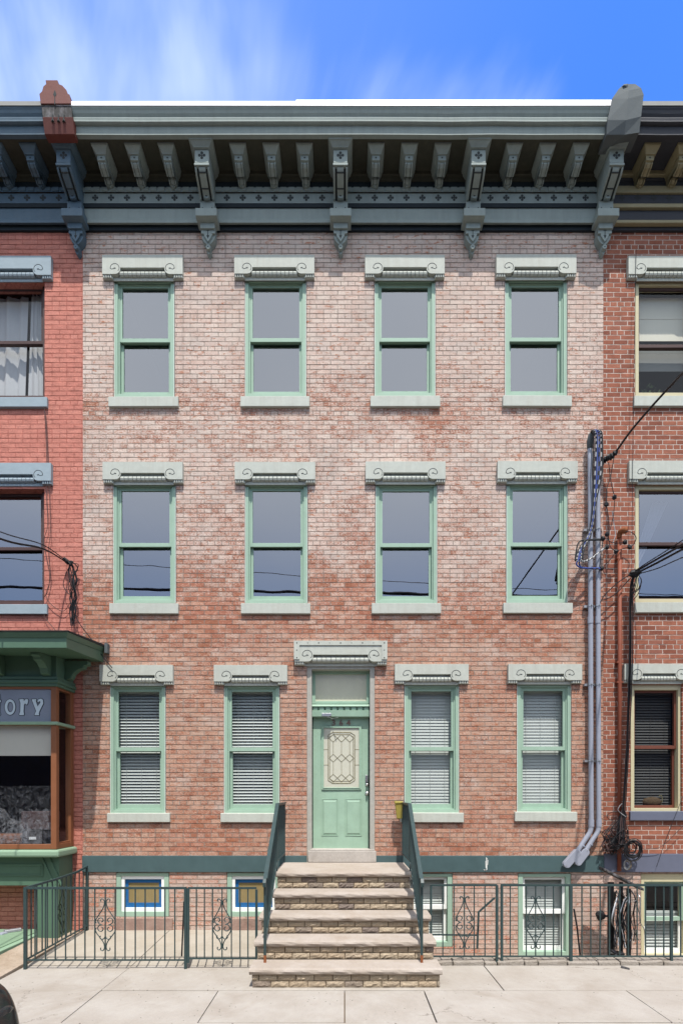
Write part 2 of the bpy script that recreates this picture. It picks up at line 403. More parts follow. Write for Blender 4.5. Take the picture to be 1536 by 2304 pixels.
M['sill_stone'] = concrete('speckled_sill_stone', (.36, .33, .30), (.43, .395, .36), .35, 2., .004)
M['kerb'] = concrete('broken_kerb_stone', (.30, .265, .225), (.37, .33, .29), .5, 3., .02)
M['red_brown'] = paint('red_brown_sash_paint', srgb(104, 62, 50), .5, .1)
M['dark_slat'] = paint('dark_grey_slat', (.05, .05, .052), .6, .1)
M['tape'] = paint('blue_masking_tape', srgb(30, 100, 160), .6, .1)
M['board'] = paint('tan_cardboard', srgb(146, 126, 86), .8, .12)
M['gold'] = paint('brass_came', srgb(140, 132, 104), .35, .1, metallic=.4)
M['lite'] = paint('cream_leaded_glass', srgb(190, 189, 174), .18, .07, .1, (.55, .53, .42), .001, 14., spec=.6)
M['frost'] = paint('frosted_transom_glass', srgb(196, 194, 172), .25, .08, .12, (.42, .42, .34), .001, 6., spec=.5)
M['chrome'] = paint('brushed_steel', (.62, .62, .62), .28, .06, metallic=.9)
M['number'] = paint('dull_copper_numeral', srgb(126, 104, 96), .45, .1, metallic=.3)
M['tar'] = paint('black_roof_felt', (.025, .024, .024), .85, .2)
M['glass_top'] = glass('upper_window_glass', .24, (.55, .57, .6))
M['glass_low'] = glass('lower_window_glass', .03, (.94, .96, .95))
M['glass_shop'] = glass('shop_window_glass', .03, (.88, .9, .92))
def film(name, k):
    m = bpy.data.materials.new(name); m.use_nodes = True; t = NT(m.node_tree); m.node_tree.nodes.clear()
    o = t.add('ShaderNodeOutputMaterial'); tr = t.add('ShaderNodeBsdfTransparent'); df = t.add('ShaderNodeBsdfDiffuse'); mx = t.add('ShaderNodeMixShader')
    df.inputs[0].default_value = (.42, .42, .44, 1); co = t.add('ShaderNodeTexCoord').outputs['Object']
    t.put(mx.inputs[0], t.m('MULTIPLY', t.smooth(t.noise(co, 9., 5, .7, 1.5), .36, .8), k)); t.t.links.new(tr.outputs[0], mx.inputs[1]); t.t.links.new(df.outputs[0], mx.inputs[2]); t.t.links.new(mx.outputs[0], o.inputs[0])
    return m


M['plastic'] = film('milky_plastic_film', .42)
M['film_thin'] = film('thin_plastic_film', .22)
M['sign_glass'] = paint('grey_blue_sign_glass', srgb(132, 140, 154), .12, .2, .15, (.22, .23, .3), .001, 2., spec=.7)
M['letter_pale'] = paint('pale_grey_letter', srgb(190, 204, 212), .5, .04)
M['letter_dark'] = paint('navy_letter_edge', (.02, .03, .045), .5, .05)
M['car_black'] = paint('black_car_lacquer', (.012, .012, .013), .12, .05, bump=0, spec=.6)
M['car_glass'] = paint('dark_car_glass', (.02, .022, .025), .06, .02, bump=0, spec=.7)
M['lamp_lens'] = paint('clear_lamp_lens', (.30, .32, .34), .1, .1, bump=0, spec=.7)
M['tyre'] = paint('tyre_rubber', (.02, .02, .02), .85, .2)
M['hatch'] = paint('pale_green_hatch_paint', srgb(116, 140, 116), .6, .08, .1, (.3, .38, .3), .002)
M['pouch'] = paint('faded_olive_pouch', srgb(150, 136, 66), .6, .25, .3, (.18, .15, .05))
M['fur'] = paint('tan_straw_weave', srgb(70, 56, 42), .9, .3, scale=40., bump=.01)
M['leaf'] = paint('dark_leaf', (.045, .075, .025), .6, .3)
M['caulk'] = paint('white_caulk', (.78, .79, .76), .7, .1)
M['stain'] = paint('white_paint_drip', (.72, .72, .68), .6, .05)


def split_brick(name):
    """tan split-face brick, one shade per brick"""
    m, t, bs = newmat(name)
    co = t.add('ShaderNodeTexCoord').outputs['Object']; r = t.add('ShaderNodeNewGeometry').outputs['Random Per Island']
    c = t.ramp(r, [(0., (.42, .325, .225)), (.35, (.47, .385, .28)), (.6, (.39, .305, .215)), (.82, (.42, .35, .265)), (.86, (.20, .155, .13)), (.93, (.23, .185, .16)), (1., (.30, .235, .175))], 'LINEAR')
    n = t.noise(t.vmul(co, (.6, 1., 1.6)), 26., 5, .7, 1.2)
    k = t.m('MULTIPLY_ADD', t.m('SUBTRACT', n, .5), .9, 1.)
    t.put(bs.inputs['Base Color'], t.mix(1., c, t.comb(k, k, k), 'MULTIPLY')); bs.inputs['Roughness'].default_value = .9
    t.put(bs.inputs['Normal'], t.bump(n, .035)); return m


M['split'] = split_brick('tan_split_face_brick')

# ------------------------------------------------------------------ the ground
XR = 11.0
g = MB(); g.box(-400, 400, -400, 400, -1.2, -1.0); struct(g.build('ground', M['soil']))
g = MB(); g.box(-60, 60, -13.5, -4.42, -.4, -.14); struct(g.build('road', M['asphalt']))
g = MB(); g.box(-60, 60, -4.56, -4.424, -.5, .004); struct(g.build('kerb', M['kerb'], bevel=.02))
s = MB()
J = .0055
def flags(xs, y0, y1):
    for a, b in zip(xs[:-1], xs[1:]):
        dz = random.uniform(-.004, .004)
        s.hexa([(a + J, y0 + J, -.3), (b - J, y0 + J, -.3), (b - J, y1 - J, -.3), (a + J, y1 - J, -.3),
                (a + J, y0 + J, dz), (b - J, y0 + J, dz + random.uniform(-.003, .003)), (b - J, y1 - J, dz), (a + J, y1 - J, dz)])
flags([-60, -20, -12, -8, -5.2, -2.8, -1.45, 0, .91, 3.23, 5.6, 8, 12, 20, 60], -3.47, -2.56)
flags([-60, -20, -12, -8, -5.0, -2.6, -1.1, .5, 2.1, 4.2, 6, 9, 14, 20, 60], -4.42, -3.47)
flags([-4.2, -2.8, 1.83, 4.6, 7.4, 12, 60], -2.56, -1.62)
struct(s.build('sidewalk', M['conc'], bevel=.006))
g = MB(); g.box(-60, 60, -4.42, -1.3, -.35, -.035); struct(g.build('joint_soil', M['soil']))
# forecourt left of the stoop, rising a little to the wall
g = MB()
for a, b in ((-4.2 + J, -2.8 - J), (-2.8 + J, -.9)):
    g.hexa([(a, -1.61, -.3), (b, -1.61, -.3), (b, .05, -.3), (a, .05, -.3), (a, -1.61, .0), (b, -1.61, .0), (b, .05, .085), (a, .05, .085)])
struct(g.build('forecourt_paving', M['conc_in']))
g = MB()
g.hexa([(-4.74, -2.9, -.3), (-4.22, -2.9, -.3), (-4.22, .05, -.3), (-4.74, .05, -.3), (-4.74, -2.9, .0), (-4.22, -2.9, -.004), (-4.22, .05, .07), (-4.74, .05, .08)])
g.box(-12, -4.745, -2.56, .05, -.3, -.02)
struct(g.build('rough_concrete_strip', M['aggr']))
# sunken areaway on the right
g = MB(); g.box(1.14, 9, -1.5, .05, -.6, -.33); g.box(1.14, 2.15, -1.5, -.62, -.6, -.16)
struct(g.build('areaway_floor', M['conc_in']))
k = MB(); x = 1.15
while x < 9:
    L = random.uniform(.16, .42)
    k.hexa([(x, -1.62, -.3), (x + L - .012, -1.62, -.3), (x + L - .012, -1.42, -.34), (x, -1.42, -.34),
            (x, -1.62 + random.uniform(0, .015), .05 + random.uniform(-.015, .015)), (x + L - .012, -1.62 + random.uniform(0, .015), .05 + random.uniform(-.02, .02)), (x + L - .012, -1.42, .06), (x, -1.42, .055)])
    x += L
struct(k.build('areaway_kerb', M['kerb'], bevel=.012))


# ------------------------------------------------------------------ houses: wall, trim, windows
def hsh(a, c):
    v_ = math.sin(a * 127.1 + c * 311.7) * 43758.5453
    return (v_ - math.floor(v_)) * 2 - 1


def course_front(b, x0, x1, z0, z1, y, h, dep, jit):
    """the brick face course by course, each bed joint a shallow groove"""
    n = max(1, round((x1 - x0) / .115)); g_ = .0042
    xs = [x0 + (x1 - x0) * i / n for i in range(n + 1)]
    k0, k1 = math.floor(z0 / h), math.ceil(z1 / h)
    jz = lambda x, k, s_: (k * h + s_ * g_ * (.75 + .5 * hsh(round(x * 17) + 7, k)) + hsh(round(x * 40), k * 2 + s_) * jit)
    jy = lambda x, k: y + hsh(round(x * 33) + 91, k) * jit * .55
    cl = lambda q: min(max(q, z0), z1)
    for k in range(k0, k1 + 1):
        lo = [cl(jz(x, k, 1)) for x in xs]; hi = [cl(jz(x, k + 1, -1)) for x in xs]; nx = [cl(jz(x, k + 1, 1)) for x in xs]
        f0 = [jy(x, k) for x in xs]; f1 = [jy(x, k + 1) for x in xs]; d = y + dep * (1 if k * h < 5.3 else .5) * (.75 + .5 * hsh(k, 5))
        for i in range(n):
            j = i + 1
            if max(hi[i] - lo[i], hi[j] - lo[j]) > 1e-5: b.face([(xs[i], f0[i], lo[i]), (xs[j], f0[j], lo[j]), (xs[j], f0[j], hi[j]), (xs[i], f0[i], hi[i])])
            if max(nx[i] - hi[i], nx[j] - hi[j]) > 1e-5:
                b.face([(xs[i], f0[i], hi[i]), (xs[j], f0[j], hi[j]), (xs[j], d, hi[j]), (xs[i], d, hi[i])])
                b.face([(xs[i], d, hi[i]), (xs[j], d, hi[j]), (xs[j], d, nx[j]), (xs[i], d, nx[i])])
                b.face([(xs[i], d, nx[i]), (xs[j], d, nx[j]), (xs[j], f1[j], nx[j]), (xs[i], f1[i], nx[i])])


def wall_mesh(x0, x1, z0, z1, holes, thick=.24, y=0., course=None):
    b = MB()
    xs = sorted({x0, x1, *[h[0] for h in holes], *[h[1] for h in holes]}); zs = sorted({z0, z1, *[h[2] for h in holes], *[h[3] for h in holes]})
    xs = [q for q in xs if x0 <= q <= x1]; zs = [q for q in zs if z0 <= q <= z1]
    def solid(i, j):
        if not (0 <= i < len(xs) - 1 and 0 <= j < len(zs) - 1): return False
        cx = (xs[i] + xs[i + 1]) / 2; cz = (zs[j] + zs[j + 1]) / 2
        return not any(h[0] < cx < h[1] and h[2] < cz < h[3] for h in holes)
    for i in range(len(xs) - 1):
        for j in range(len(zs) - 1):
            if not solid(i, j): continue
            a, c, d, e = xs[i], xs[i + 1], zs[j], zs[j + 1]
            if course: course_front(b, a, c, d, e, y, *course)
            else: b.face([(a, y, d), (c, y, d), (c, y, e), (a, y, e)])
            b.face([(a, y + thick, d), (c, y + thick, d), (c, y + thick, e), (a, y + thick, e)])
            if not solid(i - 1, j): b.face([(a, y, d), (a, y + thick, d), (a, y + thick, e), (a, y, e)])
            if not solid(i + 1, j): b.face([(c, y, d), (c, y + thick, d), (c, y + thick, e), (c, y, e)])
            if not solid(i, j - 1): b.face([(a, y, d), (c, y, d), (c, y + thick, d), (a, y + thick, d)])
            if not solid(i, j + 1): b.face([(a, y, e), (c, y, e), (c, y + thick, e), (a, y + thick, e)])
    return b


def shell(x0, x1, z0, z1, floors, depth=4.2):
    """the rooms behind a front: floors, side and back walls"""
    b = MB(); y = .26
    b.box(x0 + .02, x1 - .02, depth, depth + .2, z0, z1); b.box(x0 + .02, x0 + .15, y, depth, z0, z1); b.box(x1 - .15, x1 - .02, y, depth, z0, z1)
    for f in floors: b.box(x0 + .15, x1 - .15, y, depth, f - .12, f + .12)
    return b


def hole_px(x0, x1, y0, y1, pad=2):
    a, t_ = P(x0 - pad, y0 - pad); c, d = P(x1 + pad, y1 + pad)
    return (a, c, d, t_)


def frame(b, x0, x1, z0, z1, w, y0, y1, mi=0, wt=None, wb=None):
    wt = w if wt is None else wt; wb = w if wb is None else wb
    b.box(x0, x0 + w, y0, y1, z0, z1, mi); b.box(x1 - w, x1, y0, y1, z0, z1, mi)
    if wt: b.box(x0 + w, x1 - w, y0, y1, z1 - wt, z1, mi)
    if wb: b.box(x0 + w, x1 - w, y0, y1, z0, z0 + wb, mi)


def blind(x0, x1, z0, z1, y, tilt, parent, pitch=.05, wd=.053):
    b = MB(); z = z1 - .05; b.box(x0, x1, y - .02, y + .03, z1 - .04, z1)
    while z > z0 + .02:
        a = R(tilt + random.uniform(-2.5, 2.5)); dy, dz = math.cos(a) * wd / 2, math.sin(a) * wd / 2
        e = random.uniform(-.0015, .0015)
        b.hexa([(x0, y - dy, z - dz), (x1, y - dy, z - dz + e), (x1, y + dy, z + dz + e), (x0, y + dy, z + dz),
                (x0, y - dy, z - dz + .003), (x1, y - dy, z - dz + .003 + e), (x1, y + dy, z + dz + .003 + e), (x0, y + dy, z + dz + .003)])
        z -= pitch
    for q in (.16, .5, .84): b.tube([(x0 + (x1 - x0) * q, y - .027, z0), (x0 + (x1 - x0) * q, y - .027, z1)], .0018, 4)
    return b.build('blind', M['blind'], parent)


def sash_window(house, px, mats, gl, blind_tilt=None, deep=.03, meet=.5, caulk=True, casing=.052):
    """double-hung window: casing > two sashes, two panes"""
    x0, x1, y0, y1 = px; yc = deep
    a, top = P(x0, y0, yc); c, bot = P(x1, y1, yc)
    b = MB(); frame(b, a, c, bot, top, casing, yc, yc + .16, 0, casing * .75, .05)
    frame(b, a + casing, c - casing, bot + .05, top - casing * .75, .022, yc + .028, yc + .16, 0, .02, .02)
    if caulk:
        for q in (a - .006, c - .002): b.box(q, q + .008, yc - .006, yc + .004, bot, top, 1)
    win = b.build('window', [M[mats], M['caulk']], house, bevel=.003)
    A, Cc = a + casing + .022, c - casing - .022; T, B_ = top - casing * .75 - .02, bot + .07
    mid = B_ + (T - B_) * meet
    up = MB(); frame(up, A, Cc, mid - .032, T, .036, yc + .042, yc + .078, 0, .036, .06); up.build('upper_sash', M[mats], win, bevel=.002)
    lo = MB(); frame(lo, A, Cc, B_, mid + .032, .04, yc + .095, yc + .13, 0, .05, .075); lo.build('lower_sash', M[mats], win, bevel=.002)
    g1 = MB(); yy = yc + .062; g1.face([(A + .03, yy, mid), (Cc - .03, yy, mid), (Cc - .03, yy, T - .03), (A + .03, yy, T - .03)]); g1.build('pane', M[gl], win)
    g2 = MB(); yy = yc + .113; g2.face([(A + .03, yy, B_ + .06), (Cc - .03, yy, B_ + .06), (Cc - .03, yy, mid), (A + .03, yy, mid)]); g2.build('pane', M[gl], win)
    if blind_tilt is not None: blind(A + .005, Cc - .005, B_ + .02, T - .005, yc + .185, blind_tilt, win)
    return win


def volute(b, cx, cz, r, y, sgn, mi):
    """dark line for the shade of a spiral groove, a little proud of the stone"""
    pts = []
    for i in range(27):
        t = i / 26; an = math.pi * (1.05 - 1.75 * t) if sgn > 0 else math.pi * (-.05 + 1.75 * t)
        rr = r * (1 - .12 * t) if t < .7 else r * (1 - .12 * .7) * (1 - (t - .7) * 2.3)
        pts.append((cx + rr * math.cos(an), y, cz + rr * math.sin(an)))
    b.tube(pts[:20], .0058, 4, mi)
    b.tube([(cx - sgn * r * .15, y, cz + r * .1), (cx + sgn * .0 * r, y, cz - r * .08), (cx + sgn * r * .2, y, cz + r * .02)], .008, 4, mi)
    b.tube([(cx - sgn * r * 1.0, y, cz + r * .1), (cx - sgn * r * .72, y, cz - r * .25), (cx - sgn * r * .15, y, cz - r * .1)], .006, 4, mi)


def lintel(house, px, mats='stone', proud=.075, hood=False):
    """carved head: slab with two volutes, a roll between them, beads under the ends"""
    x0, x1, y0, y1 = px; yf = -proud
    a, top = P(x0, y0, yf); c, bot = P(x1, y1, yf); k = DIST / FPX
    r = (12. if not hood else 13.) * k; ez = bot + 7.5 * k                # end blocks stop above the beads
    cl, cr = a + 28.5 * k, c - 28.5 * k; cz = ez + r * 1.0
    if hood: cl, cr = a + 29 * k, c - 29 * k
    mz = cz + r * .05
    out = [(a, top), (a, ez), (cl - .004, ez)]
    for i in range(1, 12):
        an = -math.pi / 2 + math.pi * .55 * i / 11
        out.append((cl + r * math.cos(an), cz + r * math.sin(an)))
    x_ = out[-1][0]; out.append((x_, mz + .012)); out.append((2 * (cl + cr) / 2 - x_, mz + .012))
    for i in range(11, 0, -1):
        an = -math.pi / 2 + math.pi * .55 * i / 11
        out.append((cr - r * math.cos(an), cz + r * math.sin(an)))
    out += [(cr + .004, ez), (c, ez), (c, top)]
    b = MB(); b.prism(out, yf, .0, 'y')
    # roll between the volutes
    lx, rx = cl + r * .8, cr - r * .8; n = 11 if not hood else 12; st = (rx - lx) / n; rr = 5.8 * k; rz = mz - rr - .02
    for i in range(n):
        lean = .012
        b.tube([(lx + i * st + .0035 + lean * 0, yf + rr + .008, rz), (lx + (i + 1) * st - .0035, yf + rr + .008, rz)], rr, 10)
    b.box(lx - .02, rx + .02, yf + rr + .012, -.001, mz - 2 * rr - .01, mz + .01)
    b.box(cl - .05, cr + .05, -.016, -.001, bot - .002, mz - 2 * rr - .01)
    for s_, e in ((a, 1), (c, -1)):
        for i in range(4):
            cx = s_ + e * (.022 + i * .036)
            b.tube([(cx, yf + .022, ez + .002), (cx, yf + .026, ez - .042)], .0155, 8)
        b.box(min(s_, s_ + e * .16), max(s_, s_ + e * .16), yf + .03, -.001, ez - .045, ez)
    yl = yf + .001
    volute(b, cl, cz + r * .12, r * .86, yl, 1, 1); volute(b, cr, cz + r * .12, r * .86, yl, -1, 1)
    if hood:
        w_ = 11.5 * k
        for q in ((a - .006, a + w_, bot + 12 * k, top), (c - w_, c + .006, bot + 12 * k, top), (a + w_, c - w_, top - 10 * k, top)): b.box(q[0], q[1], yf - .014, yf + .01, q[2], q[3])
        for i in range(9):
            cx = a + w_ / 2 + (c - a - w_) * i / 8
            b.disc(cx, top - 5 * k, .011 if i % 2 == 0 else .009, yf - .016, yf - .01, 4 if i % 2 else 10, 1)
        for e in (a + w_ / 2, c - w_ / 2):
            for i, q in enumerate((16, 33)): b.disc(e, top - (q + 5) * k, .011, yf - .016, yf - .01, 4 if i == 0 else 10, 1)
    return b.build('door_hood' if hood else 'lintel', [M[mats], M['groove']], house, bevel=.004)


def sill(house, px, mats='stone', proud=.05):
    x0, x1, y0, y1 = px; a, top = P(x0, y0, -proud); c, bot = P(x1, y1, -proud); e = random.uniform(-.004, .004)
    b = MB(); b.hexa([(a, -proud, bot), (c, -proud, bot + e), (c, .16, bot), (a, .16, bot), (a, -proud, top), (c, -proud, top + e), (c, .16, top + .012), (a, .16, top + .012)])
    return b.build('sill', M[mats], house, bevel=.006)


# ---- middle house
row = thing('row_house', 'faded red brick row house with mint green windows and door numbered 364', 'house')
W3 = [(258, 392, 630, 893), (552, 688, 629, 892), (843, 978, 629, 891), (1136, 1274, 628, 891)]
L3 = [(230, 411, 573, 624), (527, 707, 573, 623), (821, 1000, 573, 623), (1116, 1296, 572, 622)]
S3 = [(244, 401, 892, 914), (541, 696, 891, 914), (833, 990, 890, 914), (1131, 1286, 889, 913)]
W2 = [(256, 395, 1088, 1357), (552, 691, 1088, 1357), (845, 982, 1089, 1357), (1139, 1275, 1087, 1356)]
L2 = [(231, 411, 1039, 1086), (528, 709, 1039, 1086), (822, 1002, 1038, 1085), (1119, 1299, 1037, 1084)]
S2 = [(246, 401, 1357, 1380), (542, 698, 1357, 1380), (836, 992, 1357, 1380), (1132, 1288, 1356, 1379)]
W1 = [(249, 372, 1542, 1830), (505, 628, 1542, 1830), (910, 1031, 1541, 1829), (1163, 1283, 1540, 1828)]
L1 = [(224, 389, 1496, 1541), (481, 646, 1496, 1541), (888, 1054, 1494, 1539), (1143, 1309, 1494, 1538)]
S1 = [(241, 382, 1830, 1850), (496, 636, 1830, 1850), (900, 1043, 1829, 1850), (1158, 1298, 1827, 1848)]
B1 = [(262, 380, 1964, 2062), (511, 630, 1964, 2062), (905, 1017, 1966, 2130), (1165, 1283, 1966, 2152)]
DOOR = (690, 843, 1495, 1942)
XL, XRt = PX(187), PX(1356); ZTOP = EYE + 10.05; ZB = -.6
holes = [hole_px(*q) for q in W3 + W2 + W1] + [hole_px(*q, 1) for q in B1] + [hole_px(*DOOR, 0)]
bandz = (PZ(1962), PZ(1925))
wall_mesh(XL, XRt, bandz[1] - .02, ZTOP, [h for h in holes if h[3] > bandz[1]], course=(.0745, .0062, .0024)).build('wall', M['brick'], row)
wall_mesh(XL, XRt, ZB, bandz[0] + .02, [h for h in holes if h[3] < bandz[1]], course=(.0745, .008, .003)).build('basement_wall', M['brick_base'], row)
wall_mesh(XL - .0, XRt, bandz[0], bandz[1], [hole_px(*DOOR, 0)], thick=.26, y=-.03).build('stone_band', M['band'], row, bevel=.006)
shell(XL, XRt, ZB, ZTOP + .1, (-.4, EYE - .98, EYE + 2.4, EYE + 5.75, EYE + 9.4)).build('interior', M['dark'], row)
for i, q in enumerate(W3): sash_window(row, q, 'green', 'glass_top', meet=.5)
for i, q in enumerate(W2): sash_window(row, q, 'green', 'glass_top', meet=.495)
for i, q in enumerate(W1): sash_window(row, q, 'green', 'glass_low', blind_tilt=(50, 50, 74, 74)[i] , meet=.5)
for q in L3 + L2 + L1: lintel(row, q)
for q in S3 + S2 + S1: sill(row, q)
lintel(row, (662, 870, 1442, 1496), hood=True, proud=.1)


def basement_window(px, boarded):
    x0, x1, y0, y1 = px; a, top = P(x0, y0, .01); c, bot = P(x1, y1, .01)
    b = MB(); frame(b, a, c, bot, top, .075, .01, .2, 0, .05, .075); win = b.build('basement_window', M['green'], row, bevel=.004)
    A, Cc, T, B_ = a + .075, c - .075, top - .05, bot + .075
    if boarded:
        f = MB(); frame(f, A, Cc, B_, T, .05, .03, .08, 0, .055, .06); f.build('sash', M['white'], win, bevel=.003)
        q = MB(); q.box(A + .05, Cc - .05, .078, .084, B_ + .06, T - .055); q.build('cardboard', M['board'], win)
        t_ = MB(); frame(t_, A + .045, Cc - .045, B_ + .055, T - .05, .055, .068, .077, 0, .065, .08); t_.build('tape', M['tape'], win)
        g_ = MB(); g_.face([(A + .04, .055, B_ + .05), (Cc - .04, .055, B_ + .05), (Cc - .04, .055, T - .05), (A + .04, .055, T - .05)]); g_.build('pane', M['glass_low'], win)
    else:
        mid = B_ + (T - B_) * .53
        f = MB(); frame(f, A, Cc, mid - .035, T, .045, .06, .1, 0, .05, .07); f.build('upper_sash', M['white'], win, bevel=.003)
        f = MB(); frame(f, A, Cc, B_, mid + .03, .05, .105, .14, 0, .05, .07); f.build('lower_sash', M['white'], win, bevel=.003)
        g_ = MB(); g_.face([(A + .03, .085, mid), (Cc - .03, .085, mid), (Cc - .03, .085, T - .03), (A + .03, .085, T - .03)]); g_.build('pane', M['glass_low'], win)
        g_ = MB(); g_.face([(A + .03, .125, B_), (Cc - .03, .125, B_), (Cc - .03, .125, mid), (A + .03, .125, mid)]); g_.build('pane', M['glass_low'], win)
        blind(A + .01, Cc - .01, B_ + .02, T - .01, .19, 62, win, .042, .045)


for i, q in enumerate(B1): basement_window(q, i < 2)
b = MB(); b.box(PX(262), PX(389), -.03, .1, .0, PZ(2065)); b.build('basement_sill', M['brown_stone'], row, bevel=.01)
b = MB(); b.box(PX(500), PX(600), -.03, .1, .0, PZ(2066)); b.build('basement_sill', M['brown_stone'], row, bevel=.01)
# drip of white paint down the band
b = MB()
for dx, z0_, z1_, w_ in ((0, 1928, 1958, .011), (.012, 1932, 1947, .012), (-.012, 1936, 1953, .008), (-.03, 1955, 1958, .02)):
    cx = PX(1093) + dx; b.prism([(cx - w_, PZ(z0_)), (cx - w_ * .5, PZ(z1_)), (cx + w_ * .6, PZ(z1_ - 2)), (cx + w_, PZ(z0_ + 3))], -.0325, -.0305, 'y')
b.build('paint_drip', M['stain'], row)

# ---- door
a, top = P(690, 1495); c, bot = P(843, 1942); DY = .2
b = MB(); jw = .078
b.box(a, a + jw, .012, .24, bot, top); b.box(c - jw, c, .012, .24, bot, top); b.box(a + jw, c - jw, .012, .24, top - .075, top)
b.build('door_surround', M['jamb'], row, bevel=.004)
b = MB(); b.box(PX(693, -.06), PX(846, -.06), -.06, .25, PZ(1940, -.06), PZ(1915, -.06)); b.box(PX(697), PX(842), -.02, .25, PZ(1915, -.06) + .0, PZ(1911)); b.build('door_sill', M['sill_stone'], row, bevel=.006)
A, Cc = a + jw, c - jw
tz0, tz1 = PZ(1584, .17), PZ(1518, .17)
b = MB(); frame(b, A, Cc, tz0, top - .07, .05, .15, .22, 0, .05, .045); tr = b.build('transom', M['door_green'], row, bevel=.004)
b = MB(); b.box(A + .045, Cc - .045, .178, .19, tz0 + .03, top - .1); b.build('transom_panel', M['frost'], tr)
b = MB(); z = PZ(1585, .12); b.hexa([(A, .09, z - .035), (Cc, .09, z - .035), (Cc, .2, z - .035), (A, .2, z - .035), (A, .11, z), (Cc, .11, z), (Cc, .2, z), (A, .2, z)])
b.box(A, Cc, .15, .22, z - .1, z - .035)
n = 9; st = (Cc - A) / n
for i in range(n): b.box(A + i * st + .014, A + (i + 1) * st - .014, .115, .15, z - .095, z - .04)
b.hexa([(A, .11, z - .2), (Cc, .11, z - .2), (Cc, .22, z - .2), (A, .22, z - .2), (A, .1, z - .1), (Cc, .1, z - .1), (Cc, .22, z - .1), (A, .22, z - .1)])
b.build('transom_bar', M['door_green'], row, bevel=.004)
dz0, dz1 = PZ(1912, DY), z - .2
D = MB(); D.box(A + .012, Cc - .012, DY, DY + .05, dz0, dz1 + .02)
b = D
for x0_, x1_ in ((724, 760), (777, 813)):
    q0, t0 = P(x0_, 1798, DY); q1, b0 = P(x1_, 1880, DY)
    m_ = .028
    frame(b, q0 - .004, q1 + .004, b0 - .004, t0 + .004, .014, DY - .008, DY + .002)
    b.hexa([(q0 + .012, DY, b0 + .012), (q1 - .012, DY, b0 + .012), (q1 - .012, DY, t0 - .012), (q0 + .012, DY, t0 - .012),
            (q0 + m_ + .01, DY - .012, b0 + m_ + .014), (q1 - m_ - .01, DY - .012, b0 + m_ + .014), (q1 - m_ - .01, DY - .012, t0 - m_ - .014), (q0 + m_ + .01, DY - .012, t0 - m_ - .014)])
lx0, lt = P(728, 1638, DY); lx1, lb = P(808, 1772, DY)
frame(b, lx0 - .035, lx1 + .035, lb - .035, lt + .035, .035, DY - .018, DY + .002)
frame(b, lx0 - .012, lx1 + .012, lb - .012, lt + .012, .012, DY - .026, DY - .017)
door = b.build('front_door', M['door_green'], row, bevel=.003)
b = MB(); b.box(lx0, lx1, DY - .006, DY - .002, lb, lt); b.build('door_lite', M['lite'], door)
b = MB(); yy = DY - .008; wx, wz = lx1 - lx0, lt - lb
def L(u, v): return (lx0 + u * wx, yy, lt - v * wz)
e = .13; f = .12
oct_ = [L(e + .12, f * .62), L(1 - e - .12, f * .62), L(1 - e, f), L(1 - e, 1 - f), L(1 - e - .12, 1 - f * .62), L(e + .12, 1 - f * .62), L(e, 1 - f), L(e, f)]
b.tube(oct_, .006, 4, closed=True)
e2 = .17
b.tube([L(e2 + .1, f * .62 + .035), L(1 - e2 - .1, f * .62 + .035), L(1 - e2, f + .03), L(1 - e2, 1 - f - .03), L(1 - e2 - .1, 1 - f * .62 - .035), L(e2 + .1, 1 - f * .62 - .035), L(e2, 1 - f - .03), L(e2, f + .03)], .004, 4, closed=True)
for v0 in (.17, .505, .84):
    for cu in (.27, .5, .73): b.tube([L(cu - .115, v0), L(cu, v0 - .065), L(cu + .115, v0), L(cu, v0 + .065)], .0045, 4, closed=True)
for cu in (.27, .5, .73):
    for v0, v1 in ((.235, .44), (.57, .775)): b.tube([L(cu, v0), L(cu, v1)], .003, 4)
for v0 in (.36, .62):
    for u0, u1 in ((0, e), (1 - e, 1)): b.tube([L(u0, v0), L(u1, v0)], .003, 4)
b.build('leaded_came', M['gold'], door)
b = MB(); q0, t0 = P(724, 1605, .06); q1, b0 = P(745, 1612, .06); b.box(q0, q1, .03, .1, b0, t0)
b.tube([P(736, 1613, .05)[:1] + (.05, P(736, 1613, .05)[1]), (PX(748, .12), .12, PZ(1617, .12)), (PX(760, .02), .02, PZ(1614, .02))], .006, 5); b.build('door_closer', M['chrome'], door, bevel=.004)
b = MB(); q0, t0 = P(821.5, 1744, DY); q1, b0 = P(827, 1760, DY); b.box(q0, q1, DY - .025, DY, b0, t0); b.build('keypad', M['chrome'], door, bevel=.003)
for nm, py, r in (('deadbolt', 1765, .031), ('door_knob', 1785, .034)):
    cx, cz = P(825.5, py, DY); b = MB(); b.disc(cx, cz, r, DY - .012, DY, 18); b.ball((cx, DY - .035, cz), r * .62, .03, r * .62); b.build(nm, M['chrome'], door, smooth=True)


def text_part(name, s_, size, mat, x, y, z, parent, extrude=.003, sp=1.):
    cu = bpy.data.curves.new(name, 'FONT'); cu.body = s_; cu.size = size; cu.extrude = extrude; cu.align_x = 'CENTER'; cu.offset = size * .018; cu.space_character = sp; cu.resolution_u = 4
    to = bpy.data.objects.new(name, cu); C.objects.link(to); bpy.context.view_layer.update()
    me = bpy.data.meshes.new_from_object(to.evaluated_get(bpy.context.evaluated_depsgraph_get()))
    bpy.data.objects.remove(to); me.name = name
    for v_ in me.vertices: v_.co = (x + v_.co.x, y - v_.co.z, z + v_.co.y)
    me.materials.clear(); me.materials.append(mat)
    o = bpy.data.objects.new(name, me); C.objects.link(o); o.parent = parent
    return o


for ch, px_ in (('3', 750.5), ('6', 767), ('4', 784)):
    text_part('house_number', ch, .135, M['number'], PX(px_, DY), DY - .008, PZ(1632.5, DY), door, .006)


